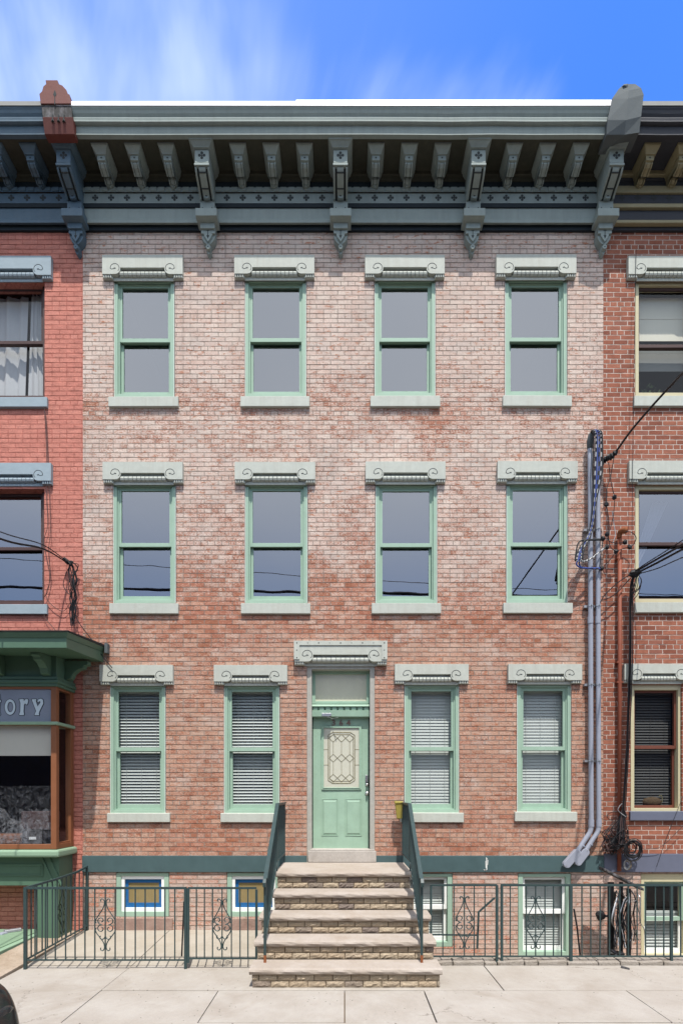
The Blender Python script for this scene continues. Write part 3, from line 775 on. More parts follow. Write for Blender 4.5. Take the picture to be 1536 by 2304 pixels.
# ------------------------------------------------------------------ cornices
def zc_(py, p): return EYE + (1790 - py) * (DIST - p) / FPX


def quatrefoil(b, cx, cz, r, y, mi):
    for dx, dz in ((.62, 0), (-.62, 0), (0, .64), (0, -.64)): b.disc(cx + dx * r, cz + dz * r, r * .40, y - .0015, y + .004, 9, mi)
    b.prism([(cx - r * .3, cz), (cx, cz - r * .3), (cx + r * .3, cz), (cx, cz + r * .3)], y - .0018, y + .004, 'y', mi)


def cornice(house, x0, x1, bays, mats, flash, quats, step=None):
    """mats: (light, dark, soffit, frieze)"""
    zt = zc_(237, .745); b = MB(); nseg = max(2, int((x1 - x0) / .6)); prof = []
    crown = [(.745, zt), (.742, zt - .03), (.73, zt - .05), (.72, zt - .085), (.70, zt - .115), (.705, zt - .135), (.70, zt - .165), (.715, zt - .18), (.715, zt - .20), (.69, zt - .212), (.665, zt - .214), (.66, zc_(303, .66)), (.60, zc_(303, .66))]
    sof = zc_(303, .66)
    low = [(.60, sof + .02), (.16, sof + .02), (.15, sof - .02), (.125, sof - .03), (.115, sof - .075), (.095, sof - .085)]
    navy = [(.095, sof - .085), (.085, sof - .20)]
    dent = [(.12, sof - .20), (.12, zc_(432, .12))]
    fr = [(.10, zc_(432, .12)), (.10, zc_(456, .10)), (.125, zc_(457, .125))]
    dk2 = [(.125, zc_(457, .125)), (.105, zc_(466, .105)), (.085, zc_(469, .085))]
    fas = [(.085, zc_(469, .085)), (.085, zc_(494, .085)), (.11, zc_(495, .11)), (.11, zc_(501, .11)), (.06, zc_(503, .08))]
    dk3 = [(.06, zc_(503, .08)), (.06, zc_(508, .06)), (.05, zc_(509, .05)), (.04, zc_(518, .04)), (-.05, zc_(518, .04))]
    xs = [x0 + (x1 - x0) * i / nseg for i in range(nseg + 1)]
    wob = [random.uniform(-.006, .006) for _ in xs]
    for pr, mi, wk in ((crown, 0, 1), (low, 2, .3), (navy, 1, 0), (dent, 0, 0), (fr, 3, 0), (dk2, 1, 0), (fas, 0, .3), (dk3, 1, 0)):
        for i in range(nseg):
            for j in range(len(pr) - 1):
                (p, z_), (p2, z2) = pr[j], pr[j + 1]
                b.face([(xs[i], -p, z_ + wob[i] * wk), (xs[i + 1], -p, z_ + wob[i + 1] * wk), (xs[i + 1], -p2, z2 + wob[i + 1] * wk), (xs[i], -p2, z2 + wob[i] * wk)], mi)
    b.face([(x0, -.12, sof - .2), (x1, -.12, sof - .2), (x1, -.08, sof - .2), (x0, -.08, sof - .2)], 0)
    z1_, z0_ = sof - .203, zc_(431, .12)
    nd = int((x1 - x0) / .128)
    for i in range(nd):
        cx = x0 + (i + .5) * (x1 - x0) / nd; b.box(cx - .048, cx + .048, -.132, -.118, z0_ + .004, z1_)
    zq = zc_(445, .1)
    for cx in quats: quatrefoil(b, cx, zq, .05, -.1015, 4)
    co = b.build('cornice', [M[m_] for m_ in mats] + [M['groove']], house)
    f = MB(); s1 = step or x1
    for a_, c_, dz in ((x0, s1, 0), (s1, x1, .02)):
        if c_ - a_ < .01: continue
        f.hexa([(a_, -.755, zt - .012), (c_, -.755, zt - .012), (c_, -.70, zt - .012), (a_, -.70, zt - .012), (a_, -.735, zt + .075 + dz), (c_, -.735, zt + .075 + dz), (c_, -.70, zt + .075 + dz), (a_, -.70, zt + .075 + dz)])
    f.build('roof_edge', M[flash], co)
    r_ = MB(); r_.box(x0, x1, -.72, 4.4, zt - .05, zt + .06); r_.build('roof', M['tar'], house)
    return co, sof


def scroll_profile(p0, z0, p1, z1, n=9, bulge=.05):
    pts = []
    for i in range(n + 1):
        t = i / n; pts.append((-(p0 + (p1 - p0) * t + bulge * math.sin(2 * math.pi * t) * .55), z0 + (z1 - z0) * t - bulge * .25 * math.sin(math.pi * t)))
    return pts


def big_bracket(co, cx, sof, mats):
    """console bracket: abacus, block with quatrefoil, scrolled body, cap, pendant shield and ball"""
    b = MB(); zz = zc_
    def fr(wt, pt, zt_, wb, pb, zb):
        b.hexa([(cx - wb, -pb, zb), (cx + wb, -pb, zb), (cx + wb, -.05, zb), (cx - wb, -.05, zb), (cx - wt, -pt, zt_), (cx + wt, -pt, zt_), (cx + wt, -.05, zt_), (cx - wt, -.05, zt_)])
    zA = zz(334, .545); fr(.185, .635, sof + .015, .172, .62, sof - .02); fr(.165, .61, sof - .02, .125, .565, zA + .012); fr(.125, .57, zA + .012, .12, .56, zA)
    zB = zz(368, .53); b.box(cx - .107, cx + .107, -.53, -.05, zB, zA)
    b.box(cx - .112, cx + .112, -.545, -.05, zB - .035, zB - .005)
    z2 = zz(450, .21)
    body = [(-.05, zB - .02)] + [(-.515, zB - .035)] + scroll_profile(.525, zB - .05, .225, z2, 10, .05) + [(-.05, z2)]
    for s_ in (-1, 1): b.prism(body, cx + s_ * .108, cx + s_ * .082, 'x')
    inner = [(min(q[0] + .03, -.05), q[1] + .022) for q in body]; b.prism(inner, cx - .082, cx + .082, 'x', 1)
    bead = [(q[0] + .002, q[1] + .002) for q in body]; b.prism(bead, cx - .05, cx + .05, 'x')
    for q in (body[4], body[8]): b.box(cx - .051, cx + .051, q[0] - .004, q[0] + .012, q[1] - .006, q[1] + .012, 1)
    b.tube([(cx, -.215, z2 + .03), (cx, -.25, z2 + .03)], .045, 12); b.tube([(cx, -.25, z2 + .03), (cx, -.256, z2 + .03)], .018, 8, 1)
    z3 = zz(479, .2); b.box(cx - .112, cx + .112, -.19, -.05, z3, z2 + .01)
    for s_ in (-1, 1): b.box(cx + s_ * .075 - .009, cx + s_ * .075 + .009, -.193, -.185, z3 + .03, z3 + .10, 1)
    zc1 = zz(487, .26); b.box(cx - .165, cx + .165, -.275, -.04, zc1, z3)
    fr(.16, .265, zc1, .115, .17, zz(503, .17)); z4 = zz(508, .19); b.box(cx - .112, cx + .112, -.18, -.03, z4 - .025, zz(503, .17))
    zs = zz(525, .15); b.box(cx - .108, cx + .108, -.15, -.0, zs, z4 - .025)
    zt_ = zz(548, .13)
    sh = [(cx - .108, zs), (cx - .1, zs - .05), (cx - .07, zs - .1), (cx - .03, zt_), (cx + .03, zt_), (cx + .07, zs - .1), (cx + .1, zs - .05), (cx + .108, zs)]
    b.prism(sh, -.12, .0, 'y')
    b.prism([(cx - .07, zs), (cx - .055, zs - .05), (cx, zt_ + .012), (cx + .055, zs - .05), (cx + .07, zs)], -.15, -.1, 'y')
    zb = zz(558, .12); b.prism([(cx - .03, zt_ + .01), (cx - .036, zb - .03), (cx, zb - .075), (cx + .036, zb - .03), (cx + .03, zt_ + .01)], -.09, .0, 'y')
    b.disc(cx, zb, .036, -.145, -.08, 14); b.disc(cx, zb, .011, -.147, -.14, 8, 1)
    quatrefoil(b, cx, (zA + zB) / 2 + .02, .056, -.5315, 1)
    b.prism([(cx - .1, zB + .03), (cx - .06, zB + .012), (cx, zB + .004), (cx + .06, zB + .012), (cx + .1, zB + .03), (cx + .1, zB), (cx - .1, zB)], -.542, -.52, 'y')
    # spear carving on the pendant
    zq = zs + .055; b.box(cx - .006, cx + .006, -.152, -.147, zs - .05, zq + .03, 1); b.box(cx - .025, cx + .025, -.152, -.147, zq - .012, zq - .002, 1)
    b.disc(cx, zq + .04, .013, -.152, -.147, 8, 1); b.prism([(cx - .024, zs - .03), (cx, zs - .085), (cx + .024, zs - .03)], -.152, -.147, 'y', 1)
    return b.build('bracket', [M[mats], M['groove']], co, bevel=.003)


def small_bracket(co, cx, sof, mats):
    b = MB(); zA = sof - .082
    def fr(wt, pt, zt_, wb, pb, zb):
        b.hexa([(cx - wb, -pb, zb), (cx + wb, -pb, zb), (cx + wb, -.1, zb), (cx - wb, -.1, zb), (cx - wt, -pt, zt_), (cx + wt, -pt, zt_), (cx + wt, -.1, zt_), (cx - wt, -.1, zt_)])
    fr(.128, .55, sof + .015, .12, .54, sof - .012); fr(.118, .54, sof - .012, .078, .485, zA + .012); fr(.078, .485, zA + .012, .075, .48, zA)
    b.box(cx - .06, cx + .06, -.462, -.1, zA - .072, zA)
    b.disc(cx, zA - .034, .014, -.4635, -.45, 8, 1)
    z2 = zc_(413, .17)
    body = [(-.1, zA - .06), (-.44, zA - .072), (-.435, zA - .10), (-.40, zA - .125), (-.345, zA - .135), (-.30, zA - .15), (-.25, z2 + .045), (-.225, z2 + .0), (-.19, z2 - .025), (-.15, z2 - .02), (-.1, z2 - .01)]
    for s_ in (-1, 1): b.prism(body, cx + s_ * .056, cx + s_ * .036, 'x')
    b.prism([(min(q[0] + .022, -.1), q[1] + .014) for q in body], cx - .036, cx + .036, 'x', 1)
    b.prism([(q[0] + .004, q[1] + .003) for q in body[1:6]] + [(-.25, zA - .06)], cx - .028, cx + .028, 'x')
    b.prism([(q[0] + .004, q[1] + .003) for q in body[6:10]] + [(-.12, z2 + .08), (-.22, z2 + .075)], cx - .028, cx + .028, 'x')
    b.prism([(cx - .056, z2 + .012), (cx - .03, z2 - .03), (cx, z2 - .05), (cx + .03, z2 - .03), (cx + .056, z2 + .012)], -.165, -.1, 'y')
    return b.build('modillion', [M[mats], M['groove']], co, bevel=.002)


BR = [PX(p, -.12) for p in (172.5, 469, 766, 1062, 1358)]
SP = BR[1] - BR[0]
quats = [BR[i] + SP * (.5 + (k_ - 3) * .1205) for i in range(4) for k_ in range(7)]
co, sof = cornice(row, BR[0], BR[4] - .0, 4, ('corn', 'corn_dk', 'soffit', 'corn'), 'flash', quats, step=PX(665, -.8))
for cx in BR[1:4]: big_bracket(co, cx, sof, 'corn')
for i in range(4):
    for k_ in (-1, 0, 1): small_bracket(co, BR[i] + SP * (.5 + k_ * .241), sof, 'corn')
big_bracket(co, BR[4], sof, 'corn')

# ------------------------------------------------------------------ left house: salmon painted front with a shop bay
lh = thing('painted_brick_house', 'salmon painted brick house with pale blue trim and green shop bay', 'house', (-7, 0, 0))
XLL = -10.5
LW = [(-68, 101, 632, 894), (-68, 100, 1100, 1359)]
LW2 = [(x0 - 295, x1 - 295, y0, y1) for x0, x1, y0, y1 in LW]
hl = [hole_px(*q, 0) for q in LW + LW2]
BX = -4.345                                             # right side of the shop bay
bay_z0, bay_z1 = PZ(1905), PZ(1490)
wall_mesh(XLL, XL - .002, ZB, ZTOP, hl + [(XLL + .8, BX - .12, bay_z0 + .05, bay_z1 - .3)], course=(.076, .0055, .0022)).build('wall', M['brick_left'], lh)
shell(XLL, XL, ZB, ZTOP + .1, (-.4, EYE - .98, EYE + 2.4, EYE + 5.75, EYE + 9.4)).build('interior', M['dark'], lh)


def old_window(house, px, frame_m, casing_m=None, gl='glass_top', deep=.1, meet=.5, cw=.0, sash=.05):
    x0, x1, y0, y1 = px; a, top = P(x0, y0, deep); c, bot = P(x1, y1, deep)
    b = MB(); frame(b, a, c, bot, top, cw or .03, deep, deep + .14, 0, (cw or .03) * 1.5, cw or .03); win = b.build('window', M[casing_m or frame_m], house, bevel=.004)
    k = cw or .03; a += k; c -= k; top -= k * 1.5; bot += k; mid = bot + (top - bot) * meet
    f = MB(); frame(f, a, c, mid - .03, top, sash, deep + .05, deep + .09, 0, sash, .05); f.build('upper_sash', M[frame_m], win, bevel=.003)
    f = MB(); frame(f, a, c, bot, mid + .03, sash, deep + .1, deep + .135, 0, .05, sash * 1.3); f.build('lower_sash', M[frame_m], win, bevel=.003)
    for z0_, z1_, yy in ((mid, top - .03, deep + .07), (bot + .03, mid, deep + .118)):
        g_ = MB(); g_.face([(a + .03, yy, z0_), (c - .03, yy, z0_), (c - .03, yy, z1_), (a + .03, yy, z1_)]); g_.build('pane', M[gl], win)
    return win, (a, c, bot, top)


def curtain(win, pts_x, z0, z1, y):
    """hanging folds: pts_x (x at top, x at bottom) left and right"""
    b = MB(); n = 22; (tl, bl), (tr_, br) = pts_x
    for i in range(n):
        q = []
        for k_ in (i, i + 1):
            t = k_ / n; yy = y + .022 * math.sin(t * 19) + .012 * math.sin(t * 41 + 1)
            q.append(((bl + (br - bl) * t, yy, z0), (tl + (tr_ - tl) * t, yy, z1)))
        b.face([q[0][0], q[1][0], q[1][1], q[0][1]])
    return b.build('curtain', M['curtain'], win, smooth=True)


for i, q in enumerate(LW + LW2):
    win, (a_, c_, b_, t_) = old_window(lh, q, 'brown_frame', gl='glass_low' if i == 0 else 'glass_top')
    if i == 0:
        curtain(win, ((c_ - .30, c_ - .36), (c_ - .12, c_ - .03)), b_ + .02, t_ - .02, .3)
        curtain(win, ((a_ + .05, a_ + .05), (a_ + .8, a_ + .74)), b_ + .02, t_ - .02, .34)
for y0, y1, ys in ((575, 626, (893, 915)), (1041, 1089, (1359, 1381))):
    for dx in (0, -295):
        lintel(lh, (-68 + dx, 115 + dx, y0, y1), 'blue_stone'); sill(lh, (-74 + dx, 106 + dx, *ys), 'blue_stone')
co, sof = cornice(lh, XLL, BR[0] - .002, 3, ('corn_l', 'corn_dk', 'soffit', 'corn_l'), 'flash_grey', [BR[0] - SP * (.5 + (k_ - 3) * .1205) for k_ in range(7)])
big_bracket(co, BR[0], sof, 'corn_l'); big_bracket(co, BR[0] - SP, sof, 'corn_l')
for k_ in (-1, 0, 1): small_bracket(co, BR[0] - SP * (.5 + k_ * .241), sof, 'corn_l')
# painted end block on the eaves
b = MB(); pp = lambda x_, y_, d=-.77: P(x_, y_, d)
up_ = [(92, 233), (89, 211), (95, 205), (98, 194), (104, 189), (103, 180), (130, 180), (131, 188), (141, 192), (150, 202), (153, 211), (157, 212), (160, 233)]
b.prism([pp(*q) for q in up_], -.77, -.60, 'y', 0)
b.prism([pp(*q, -.752) for q in ((93, 233), (160, 233), (163, 264), (97, 264))], -.752, -.6, 'y', 1)
TL, TR_, BL, BRr = P(96, 263, -.772), P(164, 263, -.772), P(101, 302, -.715), P(168, 302, -.715)
b.hexa([(BL[0], -.715, BL[1]), (BRr[0], -.715, BRr[1]), (BRr[0], -.60, BRr[1]), (BL[0], -.60, BL[1]), (TL[0], -.772, TL[1]), (TR_[0], -.772, TR_[1]), (TR_[0], -.6, TR_[1]), (TL[0], -.6, TL[1])], 0)
def spear(cx, cy, s_):
    x_, z_ = pp(cx, cy); b.prism([(x_, z_ + .07 * s_), (x_ + .026, z_), (x_ + .006, z_ - .03 * s_), (x_ + .008, z_ - .15 * s_), (x_ - .008, z_ - .15 * s_), (x_ - .006, z_ - .03 * s_), (x_ - .026, z_)], -.7735, -.765, 'y', 2)
spear(124, 213, 1)
for cx in (119, 132, 144):
    x_, z_ = pp(cx, 266, -.772); b.prism([(x_ - .005, z_ + .06), (x_ + .005, z_ + .06), (x_ + .007, z_), (x_ + .022, z_ - .05), (x_, z_ - .03), (x_ - .022, z_ - .05), (x_ - .007, z_)], -.7765, -.73, 'y', 2)
b.build('end_block', [M['red_block'], M['wood_dk'], M['groove']], co, bevel=.004)

# shop bay
by = -.545
bay = MB(); xl = -9.4
bay.box(xl, BX, by, .0, PZ(1528, by), PZ(1470, by))          # frieze box
for z_, p_, h_ in ((PZ(1526, by), .03, .05), (PZ(1534, by), .045, .05), (PZ(1541, by), .025, .05)): bay.box(xl - p_, BX + p_, by - p_, 0, z_ - h_ / 2, z_ + h_ / 2)
shop = bay.build('shop_bay', M['green_dk'], lh, bevel=.008)
fz0, fz1 = PZ(1911, by), PZ(1541, by)
b = MB(); mz = PZ(1628, by)
for x_ in (BX - .085, BX - 1.75, BX - 3.4, xl): b.box(x_, x_ + .085, by, by + .085, fz0, fz1)
b.box(BX - .085, BX, -.10, .0, fz0, fz1)
for z0_, z1_ in ((fz0, fz0 + .075), (mz - .025, mz + .02), (fz1 - .06, fz1)):
    for x0_, x1_ in ((xl + .085, BX - 3.4), (BX - 3.315, BX - 1.75), (BX - 1.665, BX - .085)): b.box(x0_, x1_, by + .004, by + .08, z0_, z1_)
    b.box(BX - .081, BX - .004, by + .085, -.10, z0_, z1_)
b.box(BX - .07, BX - .015, by + .085, -.1, fz0 + .075, fz0 + .1)
b.build('shop_frame', M['brown_shop'], shop, bevel=.005)
b = MB(); b.box(xl - .03, BX + .03, by - .03, 0, mz - .022, mz + .028); b.build('shop_rail', M['green_lt'], shop, bevel=.012)
b = MB(); z_ = PZ(1921, by - .06); b.box(xl - .06, BX + .065, by - .07, 0, z_ - .055, z_ + .055); b.build('shop_ledge', M['green_lt'], shop, bevel=.03)
for x0_, x1_ in ((xl + .085, BX - 3.4), (BX - 3.315, BX - 1.75), (BX - 1.665, BX - .085)):
    g_ = MB(); g_.face([(x0_, by + .04, fz0 + .07), (x1_, by + .04, fz0 + .07), (x1_, by + .04, mz - .02), (x0_, by + .04, mz - .02)]); g_.build('pane', M['glass_shop'], shop)
    g_ = MB(); g_.box(x0_, x1_, by + .035, by + .045, mz + .015, fz1 - .055); g_.build('sign_pane', M['sign_glass'], shop)
    g_ = MB(); n = 2; g_.box(x0_ + .01, x1_ - .01, by + .10, by + .104, PZ(1698, by + .1), mz); g_.box(x0_ + .01, x1_ - .01, by + .095, by + .11, PZ(1699, by + .1) - .01, PZ(1699, by + .1) + .008)
    g_.build('roller_shade', M['cream'], shop)
for z0_, z1_ in ((fz0 + .07, mz - .02), (mz + .015, fz1 - .055)):
    g_ = MB(); g_.face([(BX - .04, by + .08, z0_), (BX - .04, -.09, z0_), (BX - .04, -.09, z1_), (BX - .04, by + .08, z1_)]); g_.build('side_pane', M['glass_shop'], shop)
# window floor and room behind the shop glass
b = MB(); b.box(xl + .05, BX - .09, by + .06, 2.6, fz0 - .02, fz0 + .06); b.build('display_floor', M['wood_dk'], shop)
# lower panel under the ledge
b = MB(); pz0, pz1 = PZ(1993, by + .1), PZ(1930, by); py_ = by + .12
b.box(xl, BX - .02, py_, 0, pz0, z_ - .05)
q0, q1 = PX(98, py_), PX(-300, py_); t0, t1 = PZ(1972, py_), PZ(1944, py_)
frame(b, q1, q0, t0, t1, .02, py_ - .014, py_ + .002)
frame(b, q1 + .03, q0 - .03, t0 + .03, t1 - .02, .012, py_ - .01, py_ + .002)
for dx in (0, .11): b.hexa([(BX - .30 + dx, py_ - .02, z_ - .06), (BX - .27 + dx, py_ - .02, z_ - .06), (BX - .27 + dx, py_ + .0, z_ - .06), (BX - .30 + dx, py_, z_ - .06), (BX - .30 + dx + .2, py_ - .02, pz0), (BX - .27 + dx + .2, py_ - .02, pz0), (BX - .27 + dx + .2, py_, pz0), (BX - .30 + dx + .2, py_, pz0)])
b.box(BX - .34, BX - .02, py_ - .02, 0, .0, pz0 + .0)
b.build('stall_riser', M['green_dk'], shop, bevel=.004)
# canopy
b = MB(); cyf = -1.2; CX = PX(233.5); z0_, z1_ = PZ(1458, cyf), PZ(1426, cyf); xl2 = -10.4
b.hexa([(xl2, cyf, z0_), (CX, cyf, z0_), (CX, 0, z0_ + .09), (xl2, 0, z0_ + .09), (xl2, cyf, z1_ - .06), (CX, cyf, z1_ - .06), (CX, 0, z1_ + .05), (xl2, 0, z1_ + .05)])
b.hexa([(xl2, cyf - .0, z1_ - .058), (CX, cyf, z1_ - .058), (CX, 0, z1_ + .052), (xl2, 0, z1_ + .052), (xl2, cyf - .05, z1_ + .015), (CX + .04, cyf - .05, z1_ + .015), (CX + .04, 0, z1_ + .12), (xl2, 0, z1_ + .12)])
can = b.build('canopy', M['green_dk'], lh, bevel=.006)
b = MB(); b.hexa([(xl2, cyf - .06, z1_ + .016), (CX + .05, cyf - .06, z1_ + .016), (CX + .05, -.001, z1_ + .122), (xl2, -.001, z1_ + .122), (xl2, cyf - .06, z1_ + .032), (CX + .05, cyf - .06, z1_ + .032), (CX + .05, -.001, z1_ + .16), (xl2, -.001, z1_ + .16)]); b.box(CX + .052, CX + .10, -.09, -.001, z1_ + .02, z1_ + .17, 1); b.build('canopy_roofing', [M['tar'], M['lead']], can)
def canopy_bracket(cx, side=False):
    b = MB(); zt, pz = z0_ + .04, PZ(1522, by)
    pr = [(0, zt), (-.36, zt - .0), (-.36, zt - .06), (-.30, zt - .075), (-.29, zt - .11), (-.2, zt - .14), (-.13, zt - .2), (-.1, zt - .27), (-.09, pz + .02), (0, pz)]
    if side: b.prism([(BX - q[0], q[1]) for q in pr], -.30, -.18, 'y')
    else: b.prism([(by + q[0], q[1]) for q in pr], cx - .06, cx + .06, 'x')
    b.build('canopy_bracket', M['green_dk'], can, bevel=.006)
for cx in (BX - .13, BX - .83, BX - 1.6, BX - 2.4): canopy_bracket(cx)
canopy_bracket(0, True)
# letters on the sign pane
sy = by + .032
def lp(u, v_): return P(u / 6.4, 1400 + v_ / 6.4, sy)
def offs(pl, d):
    n = len(pl); out = []; ar = sum(pl[i][0] * pl[(i + 1) % n][1] - pl[(i + 1) % n][0] * pl[i][1] for i in range(n))
    sg = 1 if ar > 0 else -1
    for i in range(n):
        a_, b_, c_ = Vector(pl[i - 1]), Vector(pl[i]), Vector(pl[(i + 1) % n])
        e1, e2 = (b_ - a_).normalized(), (c_ - b_).normalized(); n1_, n2_ = Vector((e1.y, -e1.x)), Vector((e2.y, -e2.x))
        k_ = (n1_ + n2_); k_ = k_ / max(.6, k_.length ** 2 / 2); out.append((b_.x + k_.x * d * sg, b_.y + k_.y * d * sg))
    return out
let = {
 't': [(-75, 1150), (-40, 1120), (-30, 1065), (2, 1045), (2, 1122), (20, 1124), (18, 1150), (2, 1155), (0, 1290), (12, 1325), (4, 1338), (-45, 1338), (-52, 1300), (-50, 1155)],
 'r': [(283, 1112), (345, 1105), (352, 1138), (372, 1110), (405, 1108), (414, 1130), (398, 1185), (378, 1185), (370, 1165), (352, 1190), (345, 1290), (354, 1328), (346, 1338), (290, 1338), (284, 1326), (298, 1288), (302, 1165)],
 'y': [(463, 1112), (522, 1106), (529, 1120), (523, 1138), (548, 1212), (588, 1160), (585, 1136), (566, 1142), (560, 1158), (543, 1140), (560, 1112), (598, 1100), (626, 1120), (629, 1170), (572, 1288), (563, 1318), (572, 1330), (566, 1339), (510, 1339), (505, 1327), (528, 1282), (478, 1150)]}
for ch, pl in let.items():
    q = [lp(*p) for p in pl]; b = MB(); b.prism(offs(q, .009), sy - .003, sy + .0025, 'y', 1); b.prism(q, sy - .006, sy - .0028, 'y', 0); b.build('sign_letter', [M['letter_pale'], M['letter_dark']], shop)
b = MB(); N_ = 28
def ell(cx, cy, rx, ry): return [lp(cx + rx * math.cos(2 * math.pi * i / N_), cy + ry * math.sin(2 * math.pi * i / N_)) for i in range(N_)]
o1, o2, o3, o4 = ell(152, 1222, 84, 120), ell(152, 1222, 76, 112), ell(156, 1222, 42, 74), ell(156, 1222, 35, 66)
for A1, A2, yy, mi in ((o1, o2, sy - .003, 1), (o2, o3, sy - .006, 0), (o3, o4, sy - .003, 1)):
    for i in range(N_):
        j = (i + 1) % N_; b.face([(A1[i][0], yy, A1[i][1]), (A1[j][0], yy, A1[j][1]), (A2[j][0], yy, A2[j][1]), (A2[i][0], yy, A2[i][1])], mi)
b.build('sign_letter', [M['letter_pale'], M['letter_dark']], shop)

# wrapped goods on the shop-window floor
fzz = fz0 + .062
def parcel(x0_, x1_, y0_, y1_, z0p, z1p, lab, col, card=False):
    t = thing('wrapped_parcel', lab, 'parcel', ((x0_ + x1_) / 2, (y0_ + y1_) / 2, z0p), 'parcels wrapped in clear plastic behind the shop window')
    b = MB(); b.box(x0_, x1_, y0_, y1_, z0p, z1p); b.build('box', M[col], t, bevel=.012)
    b = MB(); n = 16
    for i in range(n):
        u0, u1 = i / n, (i + 1) / n
        f_ = lambda u_: .02 * math.sin(u_ * 23) + .012 * math.sin(u_ * 47)
        for (zz0, zz1, o0, o1) in ((z0p + .002, (z0p + z1p) / 2, .02, .012), ((z0p + z1p) / 2, z1p + .03, .012, .02)):
            b.face([(x0_ - .02 + (x1_ - x0_ + .04) * u0, y0_ - o0 + f_(u0) * .5, zz0), (x0_ - .02 + (x1_ - x0_ + .04) * u1, y0_ - o0 + f_(u1) * .5, zz0), (x0_ - .02 + (x1_ - x0_ + .04) * u1, y0_ - o1 + f_(u1 + .3) * .5, zz1 + f_(u1)), (x0_ - .02 + (x1_ - x0_ + .04) * u0, y0_ - o1 + f_(u0 + .3) * .5, zz1 + f_(u0))])
    b.build('plastic_wrap', M['plastic'], t, smooth=True)
    if card:
        b = MB(); q0, q1 = PX(66, y0_), PX(82, y0_); b.box(q0, q1, y0_ - .004, y0_ + .0, PZ(1889, y0_), PZ(1883, y0_)); b.build('paper_label', M['white'], t)
yp = by + .2
parcel(PX(50, yp), PX(95, yp), yp, yp + .35, fzz, PZ(1867, yp), 'lower plastic wrapped grey box with a small white paper label, beside the corner post', 'wood_dk', True)
parcel(PX(46, yp), PX(109, yp), yp + .02, yp + .37, PZ(1867, yp) + .001, PZ(1826, yp), 'upper plastic wrapped dark box on top of the box with the white label', 'brown_frame')
parcel(PX(-60, yp), PX(46, yp), yp + .05, yp + .5, fzz, PZ(1879, yp), 'wide low bundle of brown boards in plastic, left of the stacked boxes', 'brown_shop')

t = thing('plastic_sheet', 'crumpled clear plastic sheet draped over the boards in the shop window', 'plastic sheet', (PX(10, yp), yp, fzz))
b = MB(); n = 14; ht = lambda i, j: PZ(1858 - 62 * max(0, 1 - i / 12) - 10 * math.sin(i * 1.3) + j * 4, yp) + .03 * math.sin(i * 2.1 + j)
for i in range(n):
    for j in range(4):
        f3 = lambda i_, j_: (PX(-60 + i_ * 9, yp), yp - .03 + j_ * .12 + .03 * math.sin(i_ * 1.7 + j_), max(fzz + .1, ht(i_, j_)))
        b.face([f3(i, j), f3(i + 1, j), f3(i + 1, j + 1), f3(i, j + 1)])
    b.face([(f3(i, 0)[0], yp - .06, fzz + .02), (f3(i + 1, 0)[0], yp - .05, fzz + .02), f3(i + 1, 0), f3(i, 0)])
b.build('sheet', M['plastic'], t, smooth=True)

t = thing('plastic_sheet', 'clear plastic sheet hung across the lower half of the shop window', 'plastic sheet', (PX(60, by + .14), by + .14, fzz))
b = MB(); n = 30; xa, xb = BX - 1.66, BX - .095
for i in range(n):
    f4 = lambda i_, q: (xa + (xb - xa) * i_ / n, by + .15 + .012 * math.sin(i_ * 1.1 + q * 3) + .008 * math.sin(i_ * 2.9), fzz + (PZ(1768, by + .15) - fzz) * q)
    for q in (0, .25, .5, .75): b.face([f4(i, q), f4(i + 1, q), f4(i + 1, q + .25), f4(i, q + .25)])
b.build('sheet', M['film_thin'], t, smooth=True)

# green cellar hatch and the latch lying on it
t = thing('cellar_hatch', 'pale green sheet covered cellar hatch in the pavement below the shop bay', 'cellar hatch', (-6.2, -.9, .05))
b = MB(); b.hexa([(-9, -1.95, .0), (-4.83, -1.95, .0), (-4.72, -.02, .0), (-9, -.02, .0), (-9, -1.95, .055), (-4.83, -1.95, .055), (-4.72, -.02, .10), (-9, -.02, .10)]); b.build('frame', M['green_lt'], t, bevel=.006)
b = MB(); b.hexa([(-8.9, -1.9, .056), (-4.92, -1.9, .056), (-4.81, -.06, .101), (-8.9, -.06, .101), (-8.9, -1.9, .068), (-4.92, -1.9, .068), (-4.81, -.06, .113), (-8.9, -.06, .113)]); b.build('hatch_cover', M['hatch'], t, bevel=.004)
t = thing('grey_clamp', 'small grey metal clamp lying on the green cellar hatch', 'clamp', (-5.08, -.5, .1))
b = MB(); b.hexa([(-5.31, -.27, .105), (-5.25, -.34, .105), (-5.06, -.20, .11), (-5.11, -.13, .11), (-5.31, -.27, .15), (-5.25, -.33, .15), (-5.07, -.20, .155), (-5.11, -.14, .155)]); b.build('body', M['clip'], t, bevel=.008)
b = MB(); b.hexa([(-5.34, -.40, .10), (-5.24, -.43, .10), (-5.20, -.33, .105), (-5.29, -.30, .105), (-5.34, -.40, .125), (-5.24, -.42, .125), (-5.21, -.33, .13), (-5.29, -.31, .13)]); b.build('jaw', M['conduit'], t, bevel=.006)

